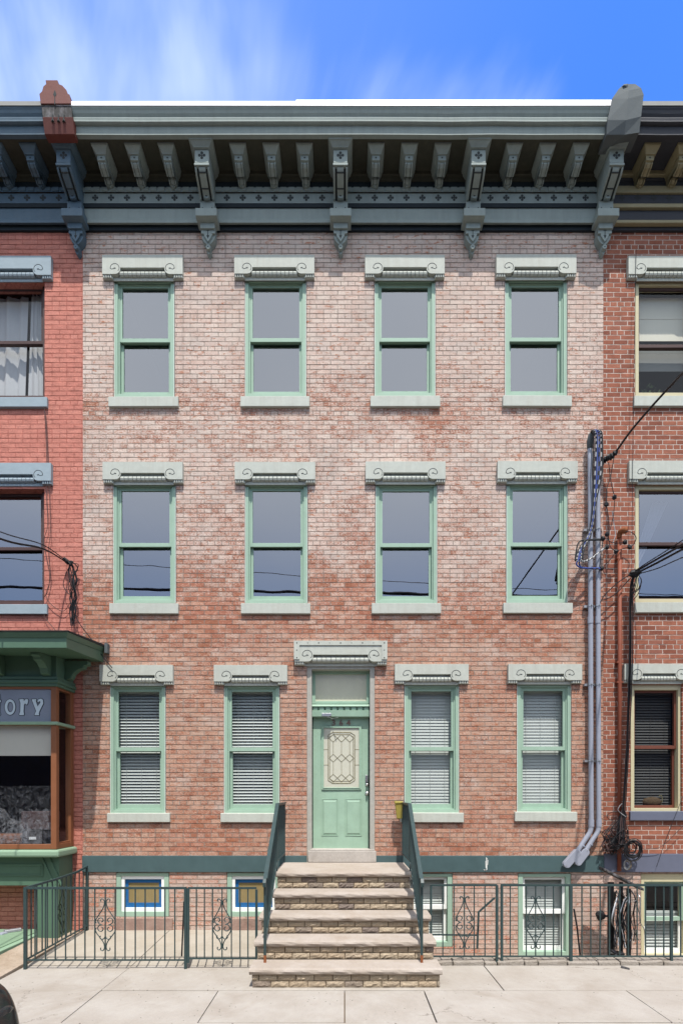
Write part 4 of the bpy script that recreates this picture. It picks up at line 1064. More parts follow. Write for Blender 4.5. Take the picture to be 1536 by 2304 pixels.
# ------------------------------------------------------------------ right house
rh = thing('red_brick_house', 'red brick house with bold white mortar joints and cream window frames', 'house', (7, 0, 0))
XR0, XRR = XRt + .002, 10.5
RW = [(1428, 1572, 630, 891), (1428, 1572, 1090, 1355), (1418, 1532, 1541, 1826)]
RW2 = [(1728, 1872, 630, 891), (1728, 1872, 1090, 1355), (1690, 1800, 1541, 1826)]
RB = [(1441, 1545, 1966, 2152)]
hr = [hole_px(*q, 1) for q in RW + RW2 + RB]
bzr = (PZ(1962), PZ(1921))
wall_mesh(XR0, XRR, bzr[1] - .02, ZTOP, hr, course=(.0765, .0028, .0018)).build('wall', M['brick_right'], rh)
wall_mesh(XR0, XRR, ZB, bzr[0] + .02, [h for h in hr if h[3] < bzr[1]], course=(.0745, .008, .003)).build('basement_wall', M['brick_base'], rh)
b = MB(); b.box(XR0, XRR, -.032, .2, *bzr); b.build('stone_band', M['band_right'], rh, bevel=.006)
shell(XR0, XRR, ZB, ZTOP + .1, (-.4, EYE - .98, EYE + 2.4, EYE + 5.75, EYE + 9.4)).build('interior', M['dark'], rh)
for i, q in enumerate(RW + RW2):
    win, (a_, c_, b_, t_) = old_window(rh, q, 'red_brown' if i % 3 == 2 else 'brown_frame', 'tan_frame', gl='glass_top' if i % 3 == 1 else 'glass_low', deep=.04, cw=.055, sash=.035, meet=.46 if i % 3 == 0 else .52)
    if i == 0:
        b = MB(); zb = PZ(772, .3); b.box(a_ + .01, c_ - .01, .26, .264, zb, t_ - .01); b.box(a_ + .01, c_ - .01, .255, .27, PZ(722, .3) - .012, PZ(722, .3) + .012); b.build('roller_shade', M['cream'], win)
        b = MB(); b.box(a_ + .01, c_ - .01, .26, .264, PZ(840, .3), PZ(782, .3)); b.build('net_curtain', M['flash_grey'], win)
        t = thing('potted_plant', 'small leafy plant behind the top right window glass', 'plant', (PX(1453, .45), .45, b_))
        b = MB(); x_ = PX(1453, .45); b.tube([(x_, .45, b_ + .005), (x_, .45, b_ + .11)], [.05, .065], 12); b.build('pot', M['rust_pipe'], t)
        b = MB()
        for k_ in range(70):
            an, el_ = random.uniform(0, 6.28), random.uniform(.1, 1.5); r_ = random.uniform(.05, .2)
            p = Vector((x_ + r_ * math.cos(an) * math.cos(el_), .45 + r_ * math.sin(an) * math.cos(el_), b_ + .16 + r_ * math.sin(el_) * 1.3)); d_ = Vector((random.uniform(-1, 1), random.uniform(-1, 1), random.uniform(-.3, 1))).normalized() * .035; e_ = d_.cross(Vector((.3, .8, .5))).normalized() * .014
            b.face([p - d_, p + e_, p + d_, p - e_])
        b.build('leaves', M['leaf'], t)
    if i == 1: curtain(win, ((c_ - .5, a_ + .02), (c_ - .25, a_ + .12)), b_ + .55, t_ - .02, .4)
    if i == 2:
        blind(a_ + .01, c_ - .01, b_ + .02, t_ - .01,   .23, 62, win, .045, .03).data.materials[0] = M['dark_slat']
        t = thing('straw_cushion', 'round tan woven cushion behind the first floor right window glass', 'cushion', (PX(1465, .3), .3, b_))
        b = MB(); x_ = PX(1467, .21); b.ball((x_, .26, b_ + .095), .17, .1, .095, 18, 10, jit=.02); b.build('cushion_body', M['fur'], t, smooth=True)
        b = MB(); b.tube(spline([(x_ + .1, .24, b_ + .17), (x_ + .15, .23, b_ + .21), (x_ + .17, .23, b_ + .12), (x_ + .15, .24, b_ + .04)]), .008, 5); b.build('trim_cord', M['gold'], t)
for y0, y1, ys, sm, x0_, x1_ in ((575, 624, (890, 913), 'stone', 1413, 1590), (1036, 1085, (1355, 1378), 'stone', 1415, 1590), (1494, 1537, (1826, 1846), 'band_right', 1404, 1560)):
    for dx in (0, 290): lintel(rh, (x0_ + dx, x1_ + dx, y0, y1), 'stone'); sill(rh, (x0_ + 13 + dx, x1_ - 6 + dx, *ys), sm)
for q in RB:
    x0_, x1_, y0, y1 = q; a_, t_ = P(x0_, y0, .03); c_, b_ = P(x1_, y1, .03)
    b = MB(); frame(b, a_, c_, b_, t_, .05, .03, .2, 0, .13, .04); win = b.build('basement_window', M['tan_frame'], rh, bevel=.004)
    a_ += .05; c_ -= .05; t_ -= .13; mid = (t_ + b_) / 2
    f = MB(); frame(f, a_, c_, mid - .03, t_, .045, .06, .1, 0, .03, .06); f.build('upper_sash', M['green'], win)
    f = MB(); frame(f, a_, c_, b_ + .04, mid + .03, .05, .105, .14, 0, .05, .07); f.build('lower_sash', M['white'], win)
    for z0p, z1p, yy in ((mid, t_, .08), (b_ + .06, mid, .12)):
        g_ = MB(); g_.face([(a_ + .03, yy, z0p), (c_ - .03, yy, z0p), (c_ - .03, yy, z1p), (a_ + .03, yy, z1p)]); g_.build('pane', M['glass_low'], win)
    blind(a_ + .01, c_ - .01, b_ + .05, mid + .1, .2, 55, win, .05, .045)
co, sof = cornice(rh, BR[4] + .002, XRR, 3, ('corn_rdk', 'corn_rdk', 'corn_rdk', 'corn_rdk'), 'flash_grey', [BR[4] + SP * (.5 + (k_ - 3) * .1205) for k_ in range(7)])
for k_ in (-1, 0, 1): small_bracket(co, BR[4] + SP * (.5 + k_ * .241), sof, 'corn_rt')
big_bracket(co, BR[4] + SP, sof, 'corn_rt')
b = MB()                                                    # tan mouldings of the right cornice
for py_a, py_b, p_ in ((372, 392, .17), (417, 433, .135), (457, 466, .135), (494, 501, .12)):
    z1p, z0p = zc_(py_a, p_), zc_(py_b, p_); b.box(BR[4] + .11, XRR, -p_, -.05, z0p, z1p)
b.build('tan_moulding', M['corn_rt'], co, bevel=.01)
# sheet-metal clad end block
b = MB()
def q3(x_, y_, p_): X_, Z_ = P(x_, y_, -p_); return (X_, -p_, Z_)
fl, fc, fr_ = [q3(1363, 303, .71), q3(1366, 270, .755), q3(1376, 222, .765), q3(1391, 200, .765), q3(1403, 189, .76)], [q3(1404, 303, .74), q3(1407, 270, .80), q3(1411, 222, .82), q3(1413, 203, .81), q3(1411, 189, .79)], [q3(1437, 298, .71), q3(1441, 262, .755), q3(1447, 213, .765), q3(1441, 198, .765), q3(1428, 189, .76)]
for A1, A2 in ((fl, fc), (fc, fr_)):
    for i in range(4): b.face([A1[i], A2[i], A2[i + 1], A1[i + 1]])
bk = lambda p: (p[0], -.45, p[2])
for A1 in (fl, fr_):
    for i in range(4): b.face([A1[i], A1[i + 1], bk(A1[i + 1]), bk(A1[i])])
b.face([fl[4], fc[4], fr_[4], bk(fr_[4]), bk(fl[4])]); b.face([fl[0], fc[0], fr_[0], bk(fr_[0]), bk(fl[0])])
b.ball((fc[4][0] - .02, -.74, fc[4][2] - .03), .07, .06, .045, 9, 6, jit=.2)
b.build('end_block', M['lead'], co)

# ------------------------------------------------------------------ stoop
st_ = thing('stoop', 'sandstone front steps on tan split-face brick risers below the green door', 'steps', (0, -1.3, 0))
ZL = EYE - 1.07; RISE = .234; TR = .34; LF = -1.16
def slab(x0_, x1_, y0_, y1_, zt, th=.072):
    """tread with a pitched, uneven nose"""
    b = MB(); n = 46; rows = [(y1_, zt, 0), (y0_ + .02, zt, 0), (y0_ + .004, zt - .012, .003), (y0_ - .005, zt - .032, .005), (y0_ + .0, zt - th * .75, .006), (y0_ + .014, zt - th, .004), (y1_, zt - th, 0)]
    gp = []; ph = random.uniform(0, 6)
    for i in range(n + 1):
        x = x0_ + (x1_ - x0_) * i / n; gp.append([(x, y + (math.sin(x * 13 + q * 2.1 + ph) * .5 + math.sin(x * 31 + q * 4 + ph) * .35 + random.uniform(-.3, .3)) * j, z + (math.sin(x * 17 + q + ph * 2) * .5 + random.uniform(-.3, .3)) * j * .8) for q, (y, z, j) in enumerate(rows)])
    for i in range(n):
        for k_ in range(len(rows) - 1): b.face([gp[i][k_], gp[i + 1][k_], gp[i + 1][k_ + 1], gp[i][k_ + 1]])
    b.face(gp[0]); b.face(list(reversed(gp[n])))
    return b


def split_face(b, x0_, x1_, z0_, z1_, y, axis='x', first=0., L=.215, mj=.009):
    """two courses of rough-faced brick standing proud of the joint"""
    h = (z1_ - z0_) / 2
    for r_ in range(2):
        x = x0_ - (first if r_ else 0.)
        while x < x1_ - .01:
            a_, c_ = max(x0_, x + mj / 2), min(x1_, x + L - mj / 2); x += L
            if c_ - a_ < .02: continue
            n, m_ = 7, 3; za, zb = z0_ + h * r_ + mj / 2, z0_ + h * (r_ + 1) - mj / 2
            gp = [[None] * (m_ + 1) for _ in range(n + 1)]
            for i in range(n + 1):
                for j in range(m_ + 1):
                    ed = i in (0, n) or j in (0, m_)
                    d_ = 0. if ed else .008 + random.uniform(-.006, .009)
                    u_, zz = a_ + (c_ - a_) * i / n, za + (zb - za) * j / m_
                    gp[i][j] = (u_, y - d_, zz) if axis == 'x' else (y + (d_ if axis == 'y+' else -d_), u_, zz)
            for i in range(n):
                for j in range(m_): b.face([gp[i][j], gp[i + 1][j], gp[i + 1][j + 1], gp[i][j + 1]])
            bk_ = lambda p: (p[0], y + .06, p[2]) if axis == 'x' else (y + (-.06 if axis == 'y+' else .06), p[1], p[2])
            loop = [gp[i][0] for i in range(n + 1)] + [gp[n][j] for j in range(1, m_ + 1)] + [gp[i][m_] for i in range(n - 1, -1, -1)] + [gp[0][j] for j in range(m_ - 1, 0, -1)]
            for i in range(len(loop)): p, q = loop[i], loop[(i + 1) % len(loop)]; b.face([p, q, bk_(q), bk_(p)])


HW = [(-.975, .945), (-.975, .955), (-1.095, 1.105), (-1.10, 1.115), (-1.105, 1.13)]
for k_ in range(5):
    x0_, x1_ = HW[k_]; zt = ZL - RISE * k_; yf = LF - TR * k_
    yb = -.033 if k_ == 0 else yf + TR + .03
    tr_ = slab(x0_, x1_, yf, yb, zt).build('landing' if k_ == 0 else 'tread', M['tread'], st_)
    core = MB(); core.box(x0_ + .07, x1_ - .06, yf + .06, yb + (.0 if k_ == 0 else .06), -.02, zt - .073); core.build('mortar_core', M['soil'], tr_)
    b = MB(); z1_ = zt - .076; z0_ = zt - RISE + .002 if k_ < 4 else .001
    split_face(b, x0_ + .03, x1_ - .025, z0_, z1_, yf + .045, 'x', random.uniform(.06, .15))
    zz = z1_
    while zz - .142 > -.05:
        split_face(b, yf + .05, min(yb + .0, -.04), max(zz - .142, .0), zz, x1_ - .03, 'y+', .1); split_face(b, yf + .05, min(yb, -.04), max(zz - .142, .0), zz, x0_ + .035, 'y-', .1); zz -= .142
    b.build('riser', M['split'], tr_)


# ------------------------------------------------------------------ stair rails and fences
def twist_bar(x, y, z0_, z1_, r=.0095):
    return MB().tube([(x, y, z0_), (x, y, z1_)], r, 4, square=True)


def stair_rail(X, lab, sgn):
    t = thing('stair_railing', lab, 'railing', (X, -2.27, ZL - 4 * RISE), 'iron railings flanking the stoop')
    y0_, z0_ = -2.27, 1.225; y1_, z1_ = -1.08, 2.115
    b = MB()
    pr = [(y0_ - .045, z0_ - .075), (y0_ - .05, z0_ - .03), (y0_ - .02, z0_ + .005), (y1_, z1_), (-.06, z1_ + .0)]
    b.tube([(X, *q) for q in pr], .026, 4, square=True)
    b.tube([(X - .022 * sgn, y + .0, z + .012) for y, z in pr[2:]], .012, 5)
    b.build('handrail', M['iron'], t)
    dz = -.80
    b = MB(); b.tube([(X, y0_ + .02, z0_ + dz + .03), (X, y1_, z1_ + dz)], .013, 4, square=True); b.tube([(X, y1_, z1_ + dz), (X, -.06, z1_ + dz)], .013, 4, square=True); b.build('bottom_rail', M['iron'], t)
    zb = ZL - 4 * RISE
    b = MB(); b.tube([(X, y0_, zb + .09), (X, y0_, z0_)], .02, 4, square=True); p = b.build('post', M['iron'], t)
    b = MB(); b.tube([(X, y0_, zb - .02), (X, y0_, zb + .09)], .0205, 4, square=True); b.build('rusted_foot', M['rust'], p)
    for yy, zz in ((-1.08, z1_), (-.06, z1_)):
        b = MB(); b.tube([(X, yy, ZL - .02), (X, yy, zz)], .014, 4, square=True); b.build('post', M['iron'], t)
    n = 21
    for i in range(1, n):
        y = y0_ + (-.06 - y0_) * i / n
        zt_ = z0_ + (z1_ - z0_) * min(1, (y - y0_) / (y1_ - y0_)); twist_bar(X, y, zt_ + dz + .0, zt_).build('baluster', M['iron'], t)
    return t


stair_rail(-.955, 'dark green iron stair railing on the side of the boarded basement windows', -1)
stair_rail(.925, 'dark green iron stair railing with an olive pouch hung at its top', 1)
t = thing('hanging_pouch', 'faded olive pouch hung on the top of the stair railing', 'pouch', (.80, -.2, 1.8))
x0_, z1_ = P(888, 1803, -.2); x1_, z0_ = P(905, 1842, -.2)
b = MB(); b.hexa([(x0_ + .03, -.22, z0_), (x1_ - .005, -.22, z0_), (x1_ - .005, -.17, z0_), (x0_ + .03, -.17, z0_), (x0_, -.25, z1_ - .02), (x1_, -.25, z1_ - .01), (x1_, -.15, z1_ - .01), (x0_, -.15, z1_ - .02)]); b.build('pouch_body', M['pouch'], t, bevel=.01)
b = MB(); b.hexa([(x0_ - .008, -.262, z1_ - .035), (x1_ + .004, -.262, z1_ - .025), (x1_ + .004, -.14, z1_ - .02), (x0_ - .008, -.14, z1_ - .03), (x0_ - .006, -.255, z1_ + .008), (x1_ + .002, -.255, z1_ + .002), (x1_ + .002, -.145, z1_ + .002), (x0_ - .006, -.145, z1_ + .008)]); b.build('flap', M['pouch'], t, bevel=.008)


def spiral(c, r, a0, turns, n=18, sx=1):
    return [(c[0] + sx * r * (1 - .62 * i / n) * math.cos(a0 + turns * 2 * math.pi * i / n), c[1], c[2] + r * (1 - .62 * i / n) * math.sin(a0 + turns * 2 * math.pi * i / n)) for i in range(n + 1)]


def scrollwork(cx, y, z0_, z1_, hw, parent, turn=False):
    """diamond of flat bars with curled ends and two pairs of scrolls at the waist"""
    b = MB(); H = z1_ - z0_; zm = (z0_ + z1_) / 2; r = .007
    for s_ in (-1, 1):
        top = [(cx + s_ * .055, y, z1_ - .035), (cx + s_ * .06, y, z1_ - .012), (cx + s_ * .04, y, z1_), (cx + s_ * .018, y, z1_ - .02), (cx + s_ * .012, y, z1_ - .05)]
        b.tube(spline(top + [(cx + s_ * .03, y, z1_ - .12), (cx + s_ * hw * .86, y, zm + H * .13), (cx + s_ * hw, y, zm + H * .07), (cx + s_ * hw * .9, y, zm + .02)], 5), r, 4)
        bt = [(cx + s_ * .058, y, z0_ + .04), (cx + s_ * .06, y, z0_ + .014), (cx + s_ * .036, y, z0_), (cx + s_ * .016, y, z0_ + .022), (cx + s_ * .012, y, z0_ + .06)]
        b.tube(spline(bt + [(cx + s_ * .032, y, z0_ + .12), (cx + s_ * hw * .88, y, zm - H * .16), (cx + s_ * hw, y, zm - H * .09), (cx + s_ * hw * .9, y, zm - .04)], 5), r, 4)
        b.tube(spiral((cx + s_ * .055, y, zm + .055), .05, -math.pi * .5, .95, sx=s_), r, 4)
        b.tube(spiral((cx + s_ * .055, y, zm - .05), .052, math.pi * .6, -1.0, sx=s_), r, 4)
        b.tube(spiral((cx + s_ * .048, y, zm - .155), .042, math.pi, .62, sx=s_), r, 4)
    o = b.build('scrollwork', M['iron'], parent)
    if turn is not False:
        for v_ in o.data.vertices: d_ = v_.co.x - cx; v_.co = (turn, y + d_, v_.co.z)
    return o


def bars_x(t, xs, y, zb, zt, first=True):
    for x_ in xs: twist_bar(x_, y, zb, zt).build('picket', M['iron'], t)


FY = -1.764; FZT, FZB = EYE - 1.195, .115
fx0 = P(58, 0, FY)[0]
t = thing('iron_fence', 'dark green iron fence round the forecourt, turning back to the salmon wall', 'fence', (fx0, FY, 0))
def post(x_, y, zt, parent, w_=.02, zb=-.02): return MB().tube([(x_, y, zb), (x_, y, zt)], w_, 4, square=True).build('post', M['iron'], parent)
gx1 = P(420, 0, FY)[0]
post(fx0, FY, FZT, t, .026); post(gx1 - .012, FY, FZT, t, .024); post(fx0 + .0, -.03, FZT + .03, t, .024)
b = MB(); b.tube([(fx0 - .02, FY, FZT), (gx1, FY, FZT)], .02, 4, square=True); b.build('top_rail', M['iron'], t)
b = MB(); b.tube([(fx0, FY, FZB), (gx1, FY, FZB)], .013, 4, square=True); b.build('bottom_rail', M['iron'], t)
b = MB(); b.tube([(fx0, FY, FZT), (fx0, -.9, FZT + .0), (fx0, -.35, FZT + .02), (fx0, -.03, FZT + .06)], .02, 4, square=True); b.build('top_rail', M['iron'], t)
b = MB(); b.tube([(fx0, FY, FZB), (fx0, -.03, FZB + .04)], .013, 4, square=True); b.build('bottom_rail', M['iron'], t)
bars_x(t, [P(x_ / 2.477, 0, FY)[0] for x_ in (197, 255, 310, 367, 420, 475, 530, 588, 643, 698, 755, 810, 865, 920, 975)], FY, FZB, FZT)
for i in range(1, 13):
    y = FY + (-.03 - FY) * i / 13; twist_bar(fx0, y, FZB + .01, FZT + .005).build('picket', M['iron'], t)
scrollwork(P(237.5, 0, FY)[0], FY, FZB + .12, FZT - .14, .128, t)
scrollwork(fx0, FY + .95, FZB + .12, FZT - .14, .128, t, turn=fx0)
b = MB(); b.tube([(P(412, 0, FY)[0], FY + .05, .86), (P(403, 0, FY)[0], FY + .12, .13)], .012, 4, square=True); b.build('brace', M['black'], t)

t = thing('iron_gate', 'dark green iron gate between the forecourt fence and the stoop', 'gate', (gx1 + .02, FY, 0), 'iron gates on either side of the stoop')
gxa, gxb = gx1 + .022, P(577, 0, FY)[0]
post(gxa, FY, FZT, t, .02, .08); post(gxb, FY, FZT - .02, t, .02, .08)
for z_, r_, nm in ((FZT - .0, .018, 'top_rail'), (FZB + .02, .013, 'bottom_rail')): MB().tube([(gxa, FY, z_), (gxb, FY, z_)], r_, 4, square=True).build(nm, M['iron'], t)
bars_x(t, [P(x_ / 2.477, 0, FY)[0] for x_ in (1095, 1140, 1185, 1238, 1290, 1338, 1382)], FY, FZB + .02, FZT)
scrollwork(P(1238 / 2.477, 0, FY)[0], FY, FZB + .13, FZT - .14, .115, t)

RY = -1.56; RZT, RZB = EYE - 1.19, .075 + .0
def rx(px_): return P(px_, 0, RY)[0]
t = thing('iron_gate', 'dark green iron gate between the stoop and the sunken areaway', 'gate', (rx(968), RY, 0), 'iron gates on either side of the stoop')
post(rx(969), RY, RZT, t, .018, .08); post(rx(1117), RY, RZT, t, .022, -.02)
for z_, r_, nm in ((RZT, .018, 'top_rail'), (RZB + .03, .013, 'bottom_rail')): MB().tube([(rx(969), RY, z_), (rx(1117), RY, z_)], r_, 4, square=True).build(nm, M['iron'], t)
bars_x(t, [rx(860 + q / 2.272) for q in (308, 365, 418, 468, 523)], RY, RZB + .03, RZT)
scrollwork(rx(1044), RY, RZB + .13, RZT - .15, .115, t)
t = thing('areaway_handrail', 'short bent iron handrail beside the steps down to the areaway', 'railing', (rx(1075), -1.2, -.16))
hy = -1.25; f_ = lambda x_, y_: (P(x_, y_, hy)[0], hy, P(x_, y_, hy)[1])
MB().tube([f_(1112, 2020), f_(1076, 2052), f_(1073, 2134)], .017, 4, square=True).build('handrail', M['iron'], t)
MB().tube([f_(1073, 2104), f_(965, 2103)], .014, 4, square=True).build('cross_bar', M['iron'], t)

t = thing('iron_fence', 'dark green iron fence on the broken kerb of the sunken areaway', 'fence', (rx(1128), RY, 0))
xe = 7.2
for px_, w_, zb in ((1128, .022, .02), (1283, .026, .04), (1509, .022, -.02)): post(rx(px_), RY, RZT, t, w_, zb)
MB().tube([(rx(1126), RY, RZT), (xe, RY, RZT)], .02, 4, square=True).build('top_rail', M['iron'], t)
MB().tube([(rx(1126), RY, RZB + .03), (xe, RY, RZB + .03)], .013, 4, square=True).build('bottom_rail', M['iron'], t)
bars_x(t, [rx(q) for q in (1147, 1183, 1204, 1225, 1244, 1262, 1308, 1328, 1349, 1370, 1393, 1412, 1432, 1451, 1473, 1492, 1530, 1552, 1574, 1596, 1618, 1640, 1662)], RY, RZB + .03, RZT)
scrollwork(rx(1204), RY, RZB + .13, RZT - .15, .12, t)
MB().tube([f_(1290, 2045), f_(1297, 2085), f_(1304, 2150)], .013, 4, square=True).build('leaning_bar', M['black'], t)

# ------------------------------------------------------------------ the house across the street, seen only as the dark reflection in the glass
ot = thing('opposite_house', 'dark brick house across the street, reflected low in the window glass', 'house', (0, -19, 0))
b = MB(); b.box(-26, 26, -25, -18.5, -.3, 7.6); b.build('wall', M['brown_stone'], ot)
b = MB(); b.box(-26.2, 26.2, -25, -18.2, 7.6, 8.1); b.build('roof', M['tar'], ot)

# ------------------------------------------------------------------ conduits, pipes and cables on the fronts
def W_(px_, py_, y=-.1): x_, z_ = P(px_, py_, y); return (x_, y, z_)


def conduit(xt, ytop, xb, ybend, e1, e2, lab, cap):
    t = thing('electrical_conduit', lab, 'conduit', W_(xb, 1900, 0), 'grey conduits clipped to the brick front'); y = -.1; r = .0375
    b = MB(); pts = spline([W_(xt, ytop, y), W_(xt + 1, 1200, y), W_(xb - 1, 1600, y), W_(xb, ybend - 22, y)], 4) + spline([W_(xb, ybend - 12, y), W_(xb - 2, ybend + 8, y), W_(xb - 13, ybend + 26, y), W_(*e1, y)], 5)
    b.tube(pts, r, 14); b.build('pipe', M['conduit'], t, smooth=True)
    for yy in (1395, ybend - 10): b = MB(); b.tube([W_(xb - (2 if yy < 1500 else 0), yy - 8, y), W_(xb - (2 if yy < 1500 else 0), yy + 8, y)], r + .006, 14); b.build('coupling', M['conduit'], t, smooth=False)
    d_ = (Vector(W_(*e2, y)) - Vector(W_(*e1, y))).normalized(); sd = Vector((d_.z, 0, -d_.x))
    b = MB(); a_, c_ = Vector(W_(*e1, y)), Vector(W_(*e2, y)); hw = .058; ol = []
    for s_, base in ((1, c_), (-1, a_)):
        for i in range(7):
            an = math.pi * (i / 6 - .5); ol.append(base + d_ * math.cos(an) * hw * s_ * .8 - sd * math.sin(an) * hw * s_)
    b.prism([(p.x, p.z) for p in ol], y - .055, y + .03, 'y'); bx = b.build('pull_box', M['conduit'], t, bevel=.006)
    for p in (a_ + d_ * -.02, c_ + d_ * .02): b = MB(); b.disc(p.x, p.z, .008, y - .058, y - .05, 8); b.build('screw', M['clip'], bx)
    k_ = a_ - d_ * .16; b = MB(); b.tube([k_, k_ + d_ * .025], r + .006, 12); b.build('coupling', M['conduit'], t)
    for yy in (1190, 1363, 1540, 1712):
        xx = xt + (xb - xt) * (yy - ytop) / (ybend - ytop); p = W_(xx, yy, y)
        b = MB(); b.tube([(p[0], y, p[2] - .012), (p[0], y, p[2] + .012)], r + .005, 12); b.box(p[0] - .085 if cap else p[0] - .05, p[0] + .055, y + .03, -.002, p[2] - .018, p[2] + .018)
        b.tube([(p[0], y - .03, p[2]), (p[0], y - .06, p[2])], .009, 6); b.build('clip', M['clip'], t)
    if cap:
        b = MB(); p = W_(xt, ytop, y); b.tube([(p[0], y, p[2] - .14), (p[0], y, p[2] - .02), (p[0] + .012, y - .03, p[2] + .05), (p[0] + .03, y - .06, p[2] + .1)], [.044, .048, .052, .03], 12); b.build('weather_cap', M['lead'], t, smooth=True)
    return t


conduit(1326, 990, 1329, 1862, (1296, 1918), (1272, 1945), 'left grey conduit on the brick, ending in the lower pull box on the teal band', True)
conduit(1343, 985, 1346, 1862, (1315, 1916), (1297, 1940), 'right grey conduit on the brick, beside the white jointed brick house', False)
t = thing('vent_pipe', 'terracotta painted thin pipe with a hooked dark top on the white jointed brick', 'pipe', W_(1393, 1900, 0))
b = MB(); b.tube([W_(1393, 1208, -.07), W_(1393, 1500, -.07), W_(1392, 1960, -.07)], .031, 12); b.build('pipe', M['rust_pipe'], t, smooth=True)
b = MB(); b.tube(spline([W_(1392, 1212, -.07), W_(1393, 1200, -.08), W_(1399, 1194, -.12), W_(1407, 1193, -.17)], 4), [.034 + .02 * i / 12 for i in range(13)], 10); b.build('hood', M['rust'], t, smooth=True)
for yy in (1256, 1490, 1535): b = MB(); p = W_(1393, yy, -.07); b.box(p[0] - .05, p[0] + .05, -.09, -.0, p[2] - .012, p[2] + .012); b.build('clip', M['rust_pipe'], t)


def cable(b_pts, r=.011, n=6): return MB().tube(spline(b_pts, 9), r, n)


def dashed(pts, r, name, parent, m1, m2):
    q = spline(pts, 12); b = MB()
    for i in range(len(q) - 1): b.tube([q[i], q[i + 1]], r, 6, (i // 2) % 2)
    return b.build(name, [M[m1], M[m2]], parent)


t = thing('service_cable_bundle', 'blue, black and dashed white cables looping down from the conduit tops', 'cables', W_(1335, 970, -.15))
for i, (xt, m1, m2) in enumerate(((1333, 'cable', 'cable'), (1338, 'cable_white', 'cable'), (1341, 'cable_blue', 'cable_blue'), (1345, 'cable', 'cable_blue'), (1349, 'cable_white', 'cable'), (1352, 'cable', 'cable'))):
    top = [W_(1328 + i * 2.2, 980, -.14), W_(1330 + i * 2.6, 969 + (i % 2), -.2), W_(xt, 972, -.23)]
    mid_ = [W_(xt + 2, 1000, -.2), W_(xt - 1 + i * .6, 1060, -.19), W_(1334 + i * 1.5, 1120, -.19), W_(1329 + i * 1.1, 1175, -.19)]
    low = [W_(1320 + i * 1.4, 1205, -.2), W_(1301 + i * 2.4, 1236, -.24), W_(1293 + i * 3.3, 1262 - i, -.27)]
    end = [[W_(1300, 1222, -.25), W_(1318, 1216, -.22), W_(1352, 1215, -.17)], [W_(1308, 1262, -.26), W_(1325, 1258, -.22), W_(1362, 1232, -.18)], [W_(1296, 1270, -.26), W_(1310, 1278, -.24), W_(1350, 1278, -.17)], [W_(1304, 1274, -.25), W_(1318, 1278, -.22), W_(1350, 1280, -.18)], [W_(1312, 1264, -.26), W_(1332, 1255, -.22), W_(1361, 1230, -.18)], [W_(1312, 1220, -.24), W_(1330, 1214, -.2), W_(1352, 1213, -.17)]][i]
    if m1 == m2: cable(top + mid_ + low + end, .0115).build('cable', M[m1], t, smooth=True)
    else: dashed(top + mid_ + low + end, .0115, 'cable', t, m1, m2)
for px_, py_ in ((1363, 1135), (1381, 1119), (1355, 1212), (1365, 1202), (1364, 1231), (1352, 1279), (1405, 1220), (1415, 1231), (1385, 1241)):
    b = MB(); p = W_(px_, py_, -.17); b.ball(p, .038, .035, .036, 8, 6, jit=.18); b.build('splice', M['black'], t)
for pts in ([(1368, 1040), (1371, 1075), (1364, 1100), (1363, 1130)], [(1380, 1030), (1373, 1075), (1377, 1100), (1381, 1115)], [(1363, 1138), (1368, 1165), (1369, 1190), (1366, 1202)], [(1382, 1125), (1378, 1165), (1368, 1205), (1370, 1218), (1390, 1222), (1405, 1220)], [(1367, 1205), (1372, 1230), (1385, 1241)], [(1386, 1240), (1405, 1233), (1415, 1231)], [(1402, 1196), (1420, 1198), (1430, 1210), (1424, 1225), (1414, 1232)], [(1352, 1280), (1375, 1255), (1384, 1241)], [(1356, 1213), (1352, 1240), (1348, 1279)]):
    cable([W_(*q, -.16) for q in pts], .006, 5).build('cable', M['cable'], t)
cable([W_(1376, 1150, -.15), W_(1381, 1185, -.16), W_(1383, 1205, -.16), W_(1377, 1222, -.16)], .006, 5).build('cable', M['cable_white'], t)

t = thing('service_drop', 'thick black overhead cable anchored beside the conduit tops, running up to the right', 'cable', W_(1352, 1042, -.1))
far = lambda px_, py_, y: W_(px_, py_, y)
pts = [far(1384, 1017, -.25), far(1430, 955, -.7), far(1536, 838, -1.8), far(1760, 620, -4.2)]
cable(pts, .016).build('cable', M['cable'], t, smooth=True)
cable([Vector(p) + Vector((.012, 0, .016)) for p in pts], .009).build('messenger_wire', M['cable'], t, smooth=True)
b = MB(); q = spline([W_(1351, 1044, -.06), W_(1362, 1032, -.14), W_(1374, 1027, -.2), W_(1388, 1014, -.27)], 5)
b.tube(q, [.03, .045, .03, .05, .03, .055, .035, .05, .036, .055, .04, .05, .03, .045, .03, .02], 8); b.build('clamp', M['black'], t)

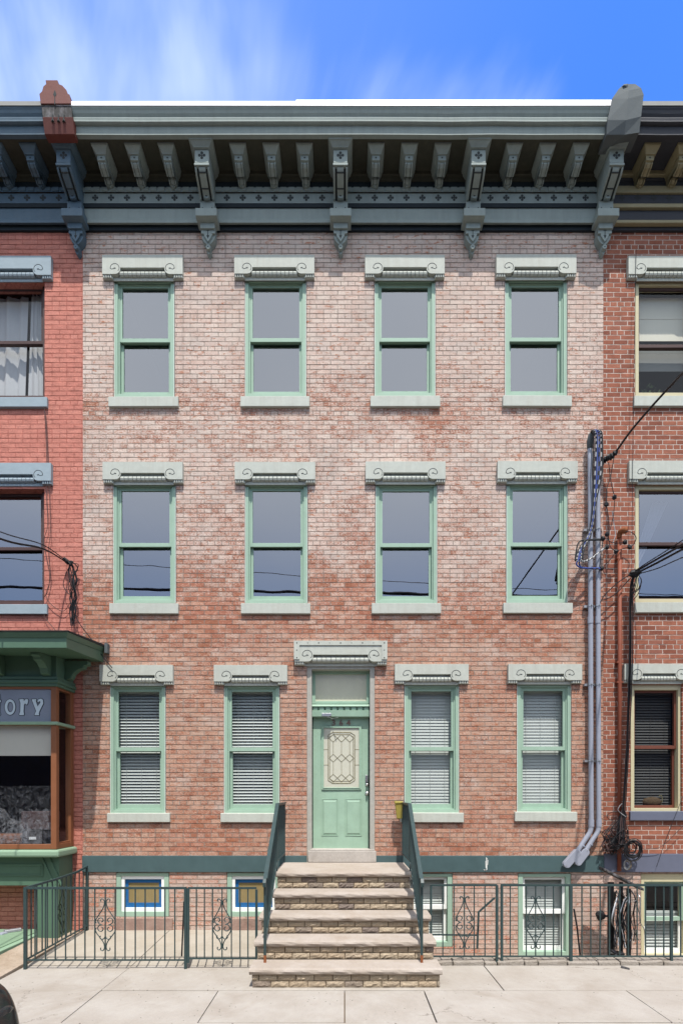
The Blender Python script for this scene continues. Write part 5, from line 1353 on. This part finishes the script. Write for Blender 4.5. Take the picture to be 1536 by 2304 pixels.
t = thing('cable_bundle', 'heavy black cable bundle falling down the white jointed brick to the coils', 'cables', W_(1405, 1840, -.12))
for i in range(9):
    o_ = (i % 3 - 1) * 3.2 + random.uniform(-1, 1); y = -.10 - .022 * (i // 3)
    cable([W_(1432 + i * .8, 1282 + i, -.25), W_(1422 + o_ * .6, 1305, y - .05), W_(1419 + o_, 1350, y), W_(1419 + o_, 1450, y), W_(1416 + o_, 1560, y), W_(1411 + o_ * .8, 1680, y), W_(1406 + o_ * .8, 1770, y), W_(1400 + o_, 1850, y), W_(1397 + o_ * 2, 1890, y)], .0085 if i < 7 else .006, 5).build('cable', M['cable'], t)
for pts in ([(1432, 1284, -.2), (1470, 1262, -.6), (1540, 1222, -1.4), (1700, 1130, -3)], [(1426, 1292, -.2), (1470, 1270, -.55), (1540, 1233, -1.3), (1700, 1150, -3)], [(1420, 1290, -.15), (1452, 1268, -.5), (1540, 1212, -1.4), (1700, 1105, -3)], [(1440, 1290, -.2), (1480, 1278, -.5), (1540, 1252, -1.2), (1700, 1190, -2.8)]):
    cable([W_(*q) for q in pts], .017 if pts[0][0] in (1432, 1426) else .008, 6).build('overhead_cable', M['cable'], t)
b = MB(); b.ball(W_(1427, 1290, -.2), .1, .06, .06, 10, 6, jit=.2); b.build('knot', M['black'], t)
for k_ in range(7):
    o_ = random.uniform(-8, 8); cable([W_(1430, 1288, -.2), W_(1436 + o_, 1305, -.22), W_(1430 + o_, 1322 + k_ * 2, -.2), W_(1420, 1330 + k_ * 4, -.15)], .006, 4).build('cable', M['cable'], t)
for pts in ([(1421, 1290), (1390, 1310), (1360, 1338), (1350, 1355)], [(1418, 1300), (1385, 1335), (1362, 1348), (1352, 1350)]): cable([W_(*q, -.14) for q in pts], .008, 5).build('cable', M['cable'], t)

t = thing('cable_tangle', 'tangled loops of black and brown cable above the slate blue band', 'cables', W_(1390, 1900, -.1))
rs = random.Random(3)
for k_ in range(36):
    cx, cy = rs.uniform(1372, 1402), rs.uniform(1872, 1912); pts = [W_(1403 + rs.uniform(-8, 5), 1822 + rs.uniform(0, 20), -.13)]
    for i in range(rs.randint(4, 7)):
        an = rs.uniform(0, 6.28); q = rs.uniform(8, 24); pts.append(W_(cx + q * math.cos(an), cy + q * 1.0 * math.sin(an), -.1 - rs.uniform(0, .12)))
    cable(pts, rs.choice((.005, .006, .008)), 4).build('cable', M[rs.choice(('cable', 'cable', 'brown_frame', 'cable', 'brown_frame'))], t)
cable([W_(1398, 1808, -.14), W_(1392, 1815, -.15), W_(1390, 1824, -.15), W_(1407, 1838, -.15)], .006, 5).build('cable_tie', M['cable_white'], t)
cable([W_(1391, 1827, -.13), W_(1378, 1827, -.13), W_(1366, 1833, -.13), W_(1367, 1842, -.13), W_(1376, 1844, -.13), W_(1384, 1838, -.13)], .005, 5).build('cable', M['cable'], t)
t = thing('cable_coil', 'thick ring of coiled black cable hanging right of the tangle', 'cable coil', W_(1422, 1910, -.14))
for k_ in range(11):
    cx, cy, r_ = 1421 + rs.uniform(-4, 4), 1911 + rs.uniform(-6, 6), rs.uniform(11, 21); b = MB()
    b.tube([W_(cx + r_ * math.cos(i * .3307), cy + r_ * 1.08 * math.sin(i * .3307), -.13 - .01 * k_ + .01 * math.sin(i * .66)) for i in range(19)], .0075, 6, closed=True); b.build('loop', M['cable'], t, smooth=True)
t = thing('cable_coil', 'small pale coil of wire hanging under the black coil', 'cable coil', W_(1410, 1948, -.12))
for k_ in range(7):
    cx, cy, r_ = 1410 + rs.uniform(-2, 2), 1947 + rs.uniform(-2, 2), rs.uniform(6, 11); b = MB()
    b.tube([W_(cx + r_ * .75 * math.cos(i * .3927), cy + r_ * 1.15 * math.sin(i * .3927), -.09 - .006 * k_) for i in range(16)], .006, 5, closed=True); b.build('loop', M['board' if k_ % 2 else 'cable_white'], t)
for k_, (pts, nm, lab) in enumerate(((((1430, 560), (1424, 900), (1420, 1300), (1424, 1400)), 'thin_wire', 'thin black wire hanging down the white jointed brick beside the cream windows'), (((1536, 1858), (1490, 1902), (1462, 1910), (1424, 1910)), 'thin_wire', 'thin wire sagging from the black coil to the right under the slate blue sill'), (((1536, 1790), (1500, 1880), (1476, 1950)), 'thin_wire', 'thin dark wire slanting across the slate blue band'))):
    o = cable([W_(*q, -.09) for q in pts], .004, 4).build(nm, M['cable'], None); tag(o, lab, 'wire')

# cable strung along the street, seen in the glass
t = thing('street_cable', 'thick utility cable along the street, reflected across the second floor glass', 'cable', (0, -12, 9.9))
MB().tube(spline([(-30, -12, 10.6), (-15, -12, 10.25), (0, -12, 9.95), (14, -12, 9.75), (30, -12, 9.7)], 6), .05, 6).build('cable', M['cable'], t)
MB().tube(spline([(-30, -12.4, 12.4), (-12, -12.4, 11.4), (6, -12.4, 10.3), (30, -12.4, 9.3)], 6), .014, 5).build('messenger_wire', M['cable'], t)

# black post-and-slope cable stand in the areaway
t = thing('cable_stand', 'charred black stand with a sloping top and ragged cables in the areaway', 'cable stand', W_(1385, 2150, -.5)); y = -.55
F = lambda x_, y_, d=0: W_(x_, y_, y + d)
for px_, w_ in ((1370, .032), (1377, .022), (1396, .03), (1413, .036)): b = MB(); b.tube([F(px_, 2158), F(px_, 1985 if px_ < 1400 else 2000)], w_, 6, square=True); b.build('leg', M['black'], t)
b = MB(); a_, c_ = F(1352, 1953), F(1440, 1998); b.hexa([(a_[0], y - .1, a_[2] - .03), (c_[0], y - .1, c_[2] - .03), (c_[0], y + .1, c_[2] - .03), (a_[0], y + .1, a_[2] - .03), (a_[0], y - .1, a_[2] + .01), (c_[0], y - .1, c_[2] + .01), (c_[0], y + .1, c_[2] + .02), (a_[0], y + .1, a_[2] + .02)])
b.build('sloping_top', M['wood_dk'], t, bevel=.008)
for k_ in range(28):
    x_ = rs.uniform(1380, 1432); pts = [F(x_, 2000 + rs.uniform(0, 30), rs.uniform(-.2, .1))]
    for i in range(4): x_ += rs.uniform(-12, 12); pts.append(F(x_, 2030 + i * 32 + rs.uniform(-10, 10), rs.uniform(-.25, .1)))
    cable(pts, rs.choice((.005, .007, .011)), 5).build('cable', M[rs.choice(('cable', 'black', 'clip', 'cable'))], t)
b = MB(); b.ball(F(1350, 2060), .075, .05, .07, 10, 7, jit=.15); b.tube([F(1350, 2068), F(1348, 2155)], .012, 5); b.tube([F(1352, 2060), F(1372, 2062)], .02, 6); b.build('junction_lump', M['black'], t)
for k_ in range(9): b = MB(); b.ball(F(1390 + rs.uniform(-14, 18), 2148 + rs.uniform(-10, 8), rs.uniform(-.3, .1)), .05, .05, .035, 7, 5, jit=.3); b.build('charred_lump', M['black'], t)
b = MB(); x_, z_ = P(1404, 2172, -1.75); b.hexa([(x_ - .05, -1.74, .004), (x_ + .03, -1.82, .004), (x_ + .05, -1.79, .004), (x_ - .03, -1.71, .004), (x_ - .04, -1.74, .03), (x_ + .03, -1.81, .024), (x_ + .04, -1.79, .024), (x_ - .03, -1.72, .034)])
tag(b.build('dark_wedge', M['wood_dk'], None, bevel=.004), 'small dark wedge of debris on the pavement by the areaway kerb', 'debris')

# cables on the left house
t = thing('service_drop', 'three thin black overhead cables running left to the salmon wall, with a hanging tangle', 'cables', W_(150, 1260, -.1))
for (x_, y_), r_ in (((0, 1196), .008), ((0, 1211), .011), ((0, 1213), .008)):
    cable([W_(148, 1260 + (y_ > 1200) * 3, -.12), W_(95, (1260 * .42 + y_ * .58) + 2, -.6), W_(0, y_, -1.4), W_(-250, y_ - 110, -3.4)], r_, 5).build('overhead_cable', M['cable'], t)
b = MB(); b.tube([W_(144, 1257, -.1), W_(152, 1264, -.1), W_(156, 1270, -.08)], [.03, .036, .02], 7); b.build('clamp', M['black'], t)
for k_ in range(12):
    x_ = 158 + rs.uniform(-6, 12); pts = [W_(150, 1262, -.1), W_(160 + rs.uniform(-4, 8), 1262 + rs.uniform(0, 8), -.12)]
    for i in range(5): x_ = 164 + rs.uniform(-11, 13) * (1 - .12 * i); pts.append(W_(x_, 1280 + i * 30 + rs.uniform(-8, 8), -.07 - rs.uniform(0, .05)))
    cable(pts, rs.choice((.005, .006, .008)), 4).build('cable', M['cable'], t)
b = MB(); cable([W_(158, 1270), W_(146, 1300), W_(144, 1320), W_(160, 1338), W_(174, 1310), W_(170, 1285)], .006, 4).build('cable', M['cable'], t)
cable([W_(167, 1350), W_(175, 1395), W_(215, 1450), W_(232, 1478), W_(253, 1503)], .007, 5).build('cable', M['cable'], t)
for pts, lab in (([(99, 900), (103, 960), (106, 1050), (105, 1110), (108, 1180), (100, 1220), (112, 1290), (108, 1330), (97, 1350), (100, 1385), (125, 1418)], 'dark wire wandering down the salmon brick beside the left windows'), ([(104, 930), (110, 1060), (114, 1190), (110, 1240), (114, 1300), (105, 1345), (140, 1375), (160, 1355)], 'faint second wire on the salmon brick, looping right to the tangle')):
    o = cable([W_(*q, -.045) for q in pts], .005, 4).build('thin_wire', M['brown_frame'], None); tag(o, lab, 'wire')

# ------------------------------------------------------------------ the parked car whose end shows at the lower left
t = thing('parked_car', 'black car parked at the kerb, only its rounded end in view', 'car', (-5, -5.45, -.14))
GZ = -.14; YF, YN = -4.62, -6.4; yc_ = (YF + YN) / 2
# stations: x, half width, bottom, belt height, top height, half width at top
stn = [(-2.34, .55, .30, .50, .54, .45), (-2.42, .74, .25, .66, .70, .62), (-2.52, .83, .22, .84, .88, .70), (-2.62, .86, .22, .96, 1.0, .74), (-2.85, .88, .22, 1.02, 1.06, .74), (-3.35, .895, .22, .97, 1.03, .72), (-3.7, .9, .22, .98, 1.25, .62), (-4.2, .9, .22, .97, 1.44, .56), (-5.0, .9, .22, .96, 1.48, .56), (-5.7, .9, .22, .95, 1.38, .58), (-6.3, .9, .22, .93, 1.06, .68), (-6.8, .88, .22, .88, .94, .72), (-7.1, .8, .24, .78, .84, .66), (-7.2, .6, .3, .6, .66, .5)]
b = MB(); rings = []
for x_, hw, zb, zs, zt, ht in stn:
    half = [(hw * .86, zb), (hw * .98, zb + .12), (hw, (zb + zs) / 2), (hw * .985, zs - .08), (hw * .95, zs), (ht + (hw * .95 - ht) * .08, zt - .06 if zt - zs > .2 else (zs + zt) / 2), (ht * .85, zt - .01), (ht * .4, zt)]
    rings.append([(x_, yc_ + q[0], GZ + q[1]) for q in half] + [(x_, yc_ - q[0], GZ + q[1]) for q in reversed(half)])
for i in range(len(rings) - 1):
    for j in range(16):
        k_ = (j + 1) % 16; gl = 4 <= i <= 8 and j in (4, 10)
        b.face([rings[i][j], rings[i][k_], rings[i + 1][k_], rings[i + 1][j]], 1 if gl else 0)
b.face(rings[0]); b.face(rings[-1])
bd = b.build('body', [M['car_black'], M['car_glass']], t, smooth=True)
sbs = bd.modifiers.new('subdivision', 'SUBSURF'); sbs.levels = 2; sbs.render_levels = 2
for s_, yy in ((1, yc_ + .60), (-1, yc_ - .60)):
    b = MB(); b.ball((-2.50, yy, GZ + .76),   .03, .15, .07, 14, 8); b.build('tail_lamp', M['car_glass'], t, smooth=True)
for x_ in (-3.55, -6.25):
    for yy, s_ in ((yc_ + .80, 1), (yc_ - .80, -1)):
        b = MB(); b.prism([(x_ + .32 * math.cos(i * .2618), GZ + .32 + .32 * math.sin(i * .2618)) for i in range(24)], yy - .1, yy + .1, 'y'); wh = b.build('wheel', M['tyre'], t, bevel=.02)
        b = MB(); b.prism([(x_ + .2 * math.cos(i * .2618), GZ + .32 + .2 * math.sin(i * .2618)) for i in range(24)], yy + .09 * s_, yy + .112 * s_, 'y'); b.build('rim', M['chrome'], wh)
